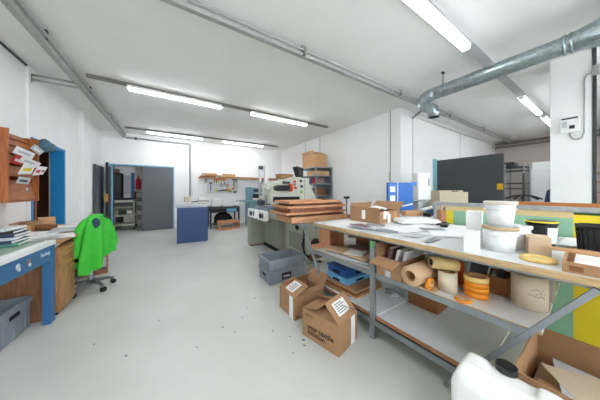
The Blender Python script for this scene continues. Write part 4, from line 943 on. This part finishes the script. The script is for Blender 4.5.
t, fo = open_box('open_carton', .40, .215, .15, CARD, (1.72, 1.055, S), math.radians(3), 'open carton with its wide front flap folded out on the middle shelf', {'-x': (-18, .12), '+y': (62, .1)})
b = B(); b.box(-.2012,-.2,-.02,.03,.0,.05,PAPERG); b.done('label', t)
for i, (y, c, a, r) in enumerate(((1.12, MAROON, .35, 0), (1.06, PAPER, .45, .1), (1.00, PAPERG, .5, .1))):
    b = B(); b.box(-.14, .14, -.012, .012, 0, .2, c); b.box(-.137, .142, -.009, .009, .004, .203, PAPER)
    tag(put(b.done('book', None, .002), (1.75, y+.0, S+.02), r*.2, a*.5), ['maroon book leaning in the open carton', 'white book in the open carton', 'grey book lowest in the open carton'][i], 'book', 'books in the open carton')
def roll(p0, p1, r0, r1, m, label, name='paper_roll', core=None, cat='roll'):
    p0 = Vector(p0); p1 = Vector(p1); t = thing(name, label, cat, p0); d = p1-p0; q = d.to_track_quat('Z', 'Y'); t.rotation_euler = q.to_euler(); ln = d.length
    b = B(); b.lathe([(r0+.004,0),(r1,0),(r1,ln),(r0+.004,ln)], m, n=36); b.done('wound_paper', t)
    b = B(); b.lathe([(r0,-.001),(r0+.005,-.001),(r0+.005,ln+.001),(r0,ln+.001),(r0,-.001)], core or CARDL, n=30); b.done('core', t)
    return t
roll((1.52, .86, S+.076), (1.86, .86, S+.076), .036, .075, KRAFT, 'large roll of kraft paper lying with its end toward the aisle')
b = B(); b.box(0, .3, -.08, .03, 0, .003, KRAFT); tag(put(b.done('paper_tail'), (1.56, .79, S), 0), 'loose end of paper lying beside the kraft roll', 'paper')
ring(.042, .058, .135, mat('cream_tape', 'e3d6bd', .6), (1.69, .685, S), 'tall cream tape roll standing beside the kraft paper roll', group='tape rolls on the middle shelf')
roll((1.605, .755, S+.196), (1.735, .645, S+.180), .02, .042, mat('yellowish_tape', 'd8bb80', .5), 'yellowish roll lying on top of the cream tape roll', 'tape_bundle', STEELD, 'roll')
ring(.024, .042, .022, ORANGE, (1.585, .765, S+.043), 'small orange tape standing between kraft roll and cream roll', rx=PI/2+.1, group='tape rolls on the middle shelf')
ring(.03, .04, .16, mat('deep_orange_tape', 'c4581c', .5), (1.90, .70, S), 'deep orange roll half hidden behind the cream roll', group='tape rolls on the middle shelf')
for i, (h0, h1, m_, lb) in enumerate(((0,.035,ORANGE,'bottom orange tape of the stack of four'), (.036,.07,ORANGE,'second orange tape of the stack of four'), (.071,.103,ORANGE,'third orange tape of the stack of four'), (.106,.135,YELT,'cream tape on top of the orange tape stack'))):
    ring(.05, .066+.0015*(i % 2), h1-h0, m_, (1.765, .545, S+h0), lb, group='tape rolls on the middle shelf')
ring(.03, .045, .014, ORANGE, (1.61, .565, S), 'flat orange tape ring lying in front of the orange stack', group='tape rolls on the middle shelf')
t = thing('leaning_tray', 'small grey framed tray leaning behind the orange tape stack', 'tray', (1.93, .60, S+.03), BA)
t.rotation_euler = (.2, .35, .3)
b = B(); b.box(-.008, .0, -.05, .05, 0, .2, STEELD); b.done('back_plate', t)
b = B(); b.prism([(-.06,0),(-.05,0),(-.05,.19),(.05,.19),(.05,0),(.06,0),(.06,.2),(-.06,.2)], -.02, 0, ALU, 'x'); b.done('rim', t)
t, fo = open_box('parts_box', .2, .13, .12, CARDD, (2.0, .49, S), BA, 'small brown open box of tools between tape stack and cylinder', {})
b = B(); b.box(-.05,.08,-.03,.0,.006,.14,BLACK); b.box(-.09,.02,.01,.03,.006,.13,ALU); tag(put(b.done('squeegee'), (2.0, .49, S), .2), 'dark squeegee lying in the small brown box', 'tool')
t = thing('drum_cylinder', 'open beige cylinder with a dark scribble on the near end of the middle shelf', 'cylinder', (1.885, .32, S))
b = B(); b.lathe([(0,0),(.078,0),(.08,.2),(.074,.2),(.073,.006),(0,.006)], BEIGE, n=36); b.done('body', t)
b = B()
for pts in ([(-.03,.02),(.0,.035),(.02,.01),(-.01,.0),(.03,.03)], [(-.04,.0),(-.01,-.01),(.04,.005)], [(.0,-.015),(.02,-.005),(.035,-.02)]):
    q = []
    for u, v in pts:
        a = math.radians(215)+u/.08; q.append((.0795*math.cos(a), .0795*math.sin(a), .1+v))
    b.tube(q, .0014, NAVYC, n=5)
b.done('scribble', t)
t = thing('clear_box', 'translucent plastic box behind the beige cylinder', 'box', (2.12, .315, S), BA)
b = B(); b.box(-.08,.08,-.07,.07,0,.17,CLEARB); b.done('body', t, .003)
b = B(); b.box(-.085,.085,-.075,.075,.17,.18,CLEARB); b.done('lid', t)

# ================================================================== LOWER SHELF
Q = .2008
for i, (w, l, m_, r) in enumerate(((.46,.5,CARD,.02), (.44,.5,CARDL,-.03), (.46,.46,CARDD,.04), (.43,.45,CARD,0))):
    plain_box('cardboard_layer', w, l, .02, m_, (1.77, 1.68, Q+i*.021), BA+r, ['bottom', 'second', 'third', 'top'][i]+' cardboard layer under the blue crates', 'cardboard', 'cardboard layers on the lower shelf')
def flatcrate(m, loc, rz, label, h):
    t = thing('folded_crate', label, 'crate', loc, rz, 'folded blue crates on the lower shelf')
    b = B(); b.box(-.2,.2,-.15,.15,0,h,m); b.done('body', t, .008)
    b = B(); b.box(-.21,.21,-.16,.16,h,h+.02,m); b.done('rim', t, .005)
    b = B(); b.box(-.17,.17,-.12,.12,h+.02,h+.024,m); b.box(-.06,.06,-.162,-.158,h*.4,h*.8,BLACKM); b.box(-.213,-.209,-.05,.05,h*.3,h*.8,BLACKM); b.done('panel', t)
    return t
flatcrate(CRATEL, (1.78, 1.74, Q+.085), BA+.0, 'light blue folded crate under the dark blue one', .05)
flatcrate(CRATEB, (1.79, 1.75, Q+.161), BA-.04, 'dark blue folded crate on top of the light blue one', .06)
sheet('grey_board_sheet', .46, .4, .012, PAPERG, (1.78, 1.38, Q), BA+.02, label='grey white panel lying on the lower shelf behind the post', cat='panel')
sheet('white_board_sheet', .44, .34, .01, WBOARD, (1.76, 1.32, Q+.0125), BA-.05, label='white panel with a dark edge on the lower shelf beside the post', cat='panel')
plain_box('brown_carton', .22, .26, .14, CARDD, (2.1, 1.02, Q), BA, 'brown carton at the back of the lower shelf', 'carton')
plain_box('brown_carton', .2, .3, .08, CARD, (2.38, .66, Q), BA, 'low brown carton at the near end of the lower shelf', 'carton')
b = B(); n = 16; vs = [(0,0,.06)]+[((.1+.03*math.sin(k*2.3))*math.cos(2*PI*k/n), (.09+.03*math.cos(k*1.7))*math.sin(2*PI*k/n), .02+.02*math.sin(k*2.1)) for k in range(n)]+[((.08)*math.cos(2*PI*k/n), .07*math.sin(2*PI*k/n), 0) for k in range(n)]
b.add(vs, [(0, 1+k, 1+(k+1) % n) for k in range(n)]+[(1+k, 1+n+k, 1+n+(k+1) % n, 1+(k+1) % n) for k in range(n)], CLEAR, None, True); tag(put(b.done('plastic_bag'), (2.0, 1.3, Q)), 'crumpled clear plastic bag on the lower shelf beside the brown carton', 'bag')

# ================================================================== BEHIND THE BENCH
t = thing('rear_table', 'second worktable crowded with supplies behind the long bench', 'table', (3.1, 1.45, 0))
b = B(); b.box(0, 2.2, 0, 1.0, .86, .9, WBOARD); b.done('table_top', t, .003)
for x in (.05, 2.1):
    for y in (.05, .9):
        b = B(); b.box(x, x+.05, y, y+.05, 0, .86, STEEL); b.done('leg', t)
U = .901
t = thing('blue_case', 'upright royal blue plastic case with two white labels behind the bench', 'case', (3.5, 2.17, U), math.atan2(-.25, .42))
b = B(); b.box(-.23, .22, -.04, .04, 0, .55, mat('royal_blue_plastic', '2a72c8', .4, var=.06))
for k in range(8): b.box(-.05+k*.032, -.035+k*.032, -.046, -.04, .03, .55, MATS['royal_blue_plastic'])
b.done('body', t, .005)
for z in (.38, .22):
    b = B(); b.box(-.2, -.11, -.044, -.04, z, z+.1, PAPER); b.done('label', t)
b = B(); b.box(-.07, -.06, -.048, -.04, 0, .55, PAPER); b.box(.22, .31, .0, .03, .5, .56, MATS['royal_blue_plastic']); b.done('edge_strip', t)
b = B(); b.bar((-.16,-.052,.09),(.2,-.052,.17), .012, .02, PAPER); b.done('lettering_strip', t)
b = B(); b.tube([(-.17,0,.55),(-.19,.02,.65),(-.18,.03,.75)], .005, CARDD, n=6); b.done('string', t)
t = thing('towel_dispenser', 'tall white dispenser standing behind the beige cartons', 'dispenser', (4.17, 2.15, U), math.atan2(-.25, .42))
b = B(); b.box(-.12, .12, -.1, .1, 0, .2, ALU); b.done('base', t, .01)
b = B(); b.box(-.13, .13, -.12, .12, .22, .76, PLASW); b.done('cover', t, .03, seg=3)
b = B(); b.box(.07, .09, -.123, -.119, .5, .64, STEELD); b.done('slot', t)
for i, (x, y, w, l, h, lb) in enumerate(((4.77, 1.93, .62, .3, .38, 'large beige carton left of the dark panel'), (4.2, 1.80, .2, .2, .22, 'smaller beige carton in front of the large one'))):
    plain_box('beige_carton', w, l, h, BEIGE, (x, y, U), math.atan2(-.2, .42), lb, 'carton', 'beige cartons on the rear table')
b = B(); b.box(-.32, .2, -.15, .13, 0, .03, BEIGE); b.box(-.05,.08,-.16,-.14,.005,.02,BLACK); tag(put(b.done('flat_carton', None, .003), (4.77, 1.93, U+.381), math.atan2(-.2, .42)), 'flat beige carton lying on the large beige carton', 'carton')
ring(.03, .06, .08, KRAFT, (3.48, 1.85, U), 'beige tape roll on the rear table below the blue case', group='tape rolls on the rear table')
ring(.03, .06, .05, ALU, (3.62, 1.93, U), 'silver tape roll on the rear table near the blue case', group='tape rolls on the rear table')
plain_box('black_gadget', .12, .1, .06, BLACK, (3.4, 1.65, U), .2, 'small black gadget on the rear table', 'gadget')
plain_box('carton_tray', .28, .14, .08, CARDL, (3.3, 1.85, U), -.5, 'pale small carton on the rear table beside the cardboard box flap', 'carton')
b = B(); n = 16; vs = [(0,0,.1)]+[((.14+.03*math.sin(k*2.3))*math.cos(2*PI*k/n), (.09+.02*math.cos(k*1.7))*math.sin(2*PI*k/n), .04+.015*math.sin(k*2.1)) for k in range(n)]+[(.13*math.cos(2*PI*k/n), .09*math.sin(2*PI*k/n), 0) for k in range(n)]
b.add(vs, [(0, 1+k, 1+(k+1) % n) for k in range(n)]+[(1+k, 1+n+k, 1+n+(k+1) % n, 1+(k+1) % n) for k in range(n)], mat('navy_blue_cloth', '31508a', .9, var=.3, scale=12), None, True); tag(put(b.done('blue_cloth'), (3.7, 1.72, U)), 'crumpled navy cloth on the rear table among the supplies', 'cloth')
b = B(); b.prism([(-.18,.0),(.16,.0),(.2,.05),(-.1,.07)], -.07, .07, ALU, 'y'); b.cyl((-.1,0,.06),(.12,0,.11),.02,PLASW); tag(put(b.done('tape_dispenser', None, .005), (3.88, 1.92, U+.0), -.5), 'silver tape dispenser in front of the white dispenser', 'dispenser')
b = B(); b.tube([(0,0,0),(.02,.0,.15),(.0,.02,.3),(-.04,.02,.36),(-.06,.02,.34)], .012, STEEL); b.box(-.05,.05,-.05,.05,0,.02,STEELD); tag(put(b.done('gooseneck_holder'), (3.8, 2.2, U)), 'grey gooseneck holder between the blue case and white dispenser', 'holder')
plain_box('parts_carton', .2, .12, .12, CARDD, (3.95, 1.6, U), .3, 'small brown carton of parts in front of the beige cartons', 'carton')
for i in range(5):
    b = B(); b.cyl((0,0,0),(0,0,.08),.02,(PLASW, RED, BLUET, BLACK, ALU)[i],n=14); b.cyl((0,0,.08),(0,0,.1),.01,BLACK,n=10)
    tag(put(b.done('small_bottle'), (3.5+i*.075, 1.48+.03*(i % 2), U)), ['white', 'red', 'blue', 'black', 'silver'][i]+' small bottle in the row at the front of the rear table', 'bottle', 'small bottles on the rear table')
# dark panel door
b = B(); b.box(5.93, 5.98, 1.37, 2.68, .05, 2.1, DGREY2); o = struct(b.done('door_6')); b = B(); b.box(5.915, 5.93, 1.375, 1.47, 1.33, 1.46, mat('amber_sticker', 'e8ae10', .5)); o2 = b.done('warning_sticker', o)
b = B(); b.box(5.86, 5.93, 2.64, YN, 0, 2.14, mat('cyan_frame', '86b9c4', .5)); struct(b.done('trim_4'))
# rack in the far room
t = thing('grid_rack', 'dark wire rack in the right side room beyond the anthracite panel', 'rack', (8.0, 1.45, 0))
for x in (0, .5):
    for y in (0, .37, .75):
        b = B(); b.cyl((x,y,0),(x,y,2.05),.022,STEEL,n=8); b.done('upright', t)
for z in (.4, .9, 1.35, 1.5, 1.85, 1.95):
    b = B(); b.box(-.02, .52, -.02, .77, z, z+.025, STEELD); b.done('shelf_board', t)
plain_box('dark_box', .45, .5, .12, BLACK, (8.25, 1.9, 1.976-.1+.11), 0, 'flat dark box lying on top of the wire rack', 'box')
t = thing('swivel_stand', 'black star-based swivel stand beside the wire rack', 'stand', (7.6, 1.38, 0))
for k in range(5):
    a = 2*PI*k/5+.3; b = B(); b.tube([(0,0,1.2),(.18*math.cos(a),.18*math.sin(a),1.17),(.34*math.cos(a),.34*math.sin(a),1.1)], .02, BLACK); b.done('arm', t)
b = B(); b.cyl((0,0,0),(0,0,1.75),.025,STEELD); b.cyl((0,0,0),(0,0,.03),.25,STEELD); b.done('column', t)
t = thing('storage_cabinet', 'pale grey storage cabinet far behind the bench left of the pillar', 'cabinet', (9.3, .6, 0))
b = B(); b.box(0, .5, 0, .95, 0, 1.95, PLAST); b.done('body', t, .008)
b = B(); b.box(-.02, 0, .02, .465, .05, 1.9, PLAST); b.done('door', t, .004); b = B(); b.box(-.02, 0, .485, .93, .05, 1.9, PLAST); b.done('door', t, .004)
plain_box('white_long_box', .4, .9, .22, PLASW, (9.55, 1.07, 1.952), 0, 'long white box on top of the pale storage cabinet', 'box')
b = B(); b.prism([(-.25,0),(.2,0),(.15,.35),(.0,.5),(-.1,.3)], -.12, .12, NAVYC, 'x'); b.tube([(0,-.1,.3),(0,-.3,.2),(0,-.42,.1)], .03, BLACK); tag(put(b.done('dark_machine'), (7.9, .88, .95)), 'dark blue clamp machine on a stand left of the pillar', 'machine')
b = B(); b.box(-.2,.2,-.25,.25,0,.95,STEELD); tag(put(b.done('machine_stand'), (7.9,.88,0)), 'dark stand under the blue clamp machine in the side room', 'stand')
# shelf right of pillar
t = thing('wooden_shelving', 'light wooden shelving with cartons right of the pillar', 'shelving', (8.6, -.6, 0))
for y in (0, 1.0):
    b = B(); b.box(0, .4, y, y+.03, 0, 1.75, WOOD); b.done('side_panel', t)
for z in (.3, .8, 1.25, 1.5, 1.72):
    b = B(); b.box(0, .4, .03, 1.0, z, z+.03, WOOD); b.done('shelf_board', t)
for i, z in enumerate((.83, 1.28, 1.53)):
    plain_box('stored_carton', .3, .7, .16, (BLACK, CARDL, CARD)[i], (8.8, -.1, z+.001), 0, ('dark carton on the lower board', 'pale carton on the middle board', 'brown carton on the upper board')[i]+' of the shelving right of the pillar', 'carton', 'cartons on the wooden shelving')

# ================================================================== WORLD, CAMERA
w = bpy.data.worlds.new('World'); SC.world = w; w.use_nodes = True
w.node_tree.nodes['Background'].inputs[0].default_value = (.88, .95, 1, 1); w.node_tree.nodes['Background'].inputs[1].default_value = 4.6
cam = bpy.data.cameras.new('Camera'); co = bpy.data.objects.new('Camera', cam); COL.objects.link(co); SC.camera = co
cam.sensor_width = 36; cam.lens = 36*205/600; cam.shift_y = -9/600; cam.clip_start = .02
co.location = (0, 0, 1.3); co.rotation_euler = (PI/2, 0, math.radians(-32.2))
vs_ = SC.view_settings; vs_.view_transform = 'Standard'; vs_.look = 'None'; vs_.gamma = 1; vs_.use_curve_mapping = False; vs_.exposure = 1.0
SC.cycles.max_bounces = 12; SC.cycles.diffuse_bounces = 8
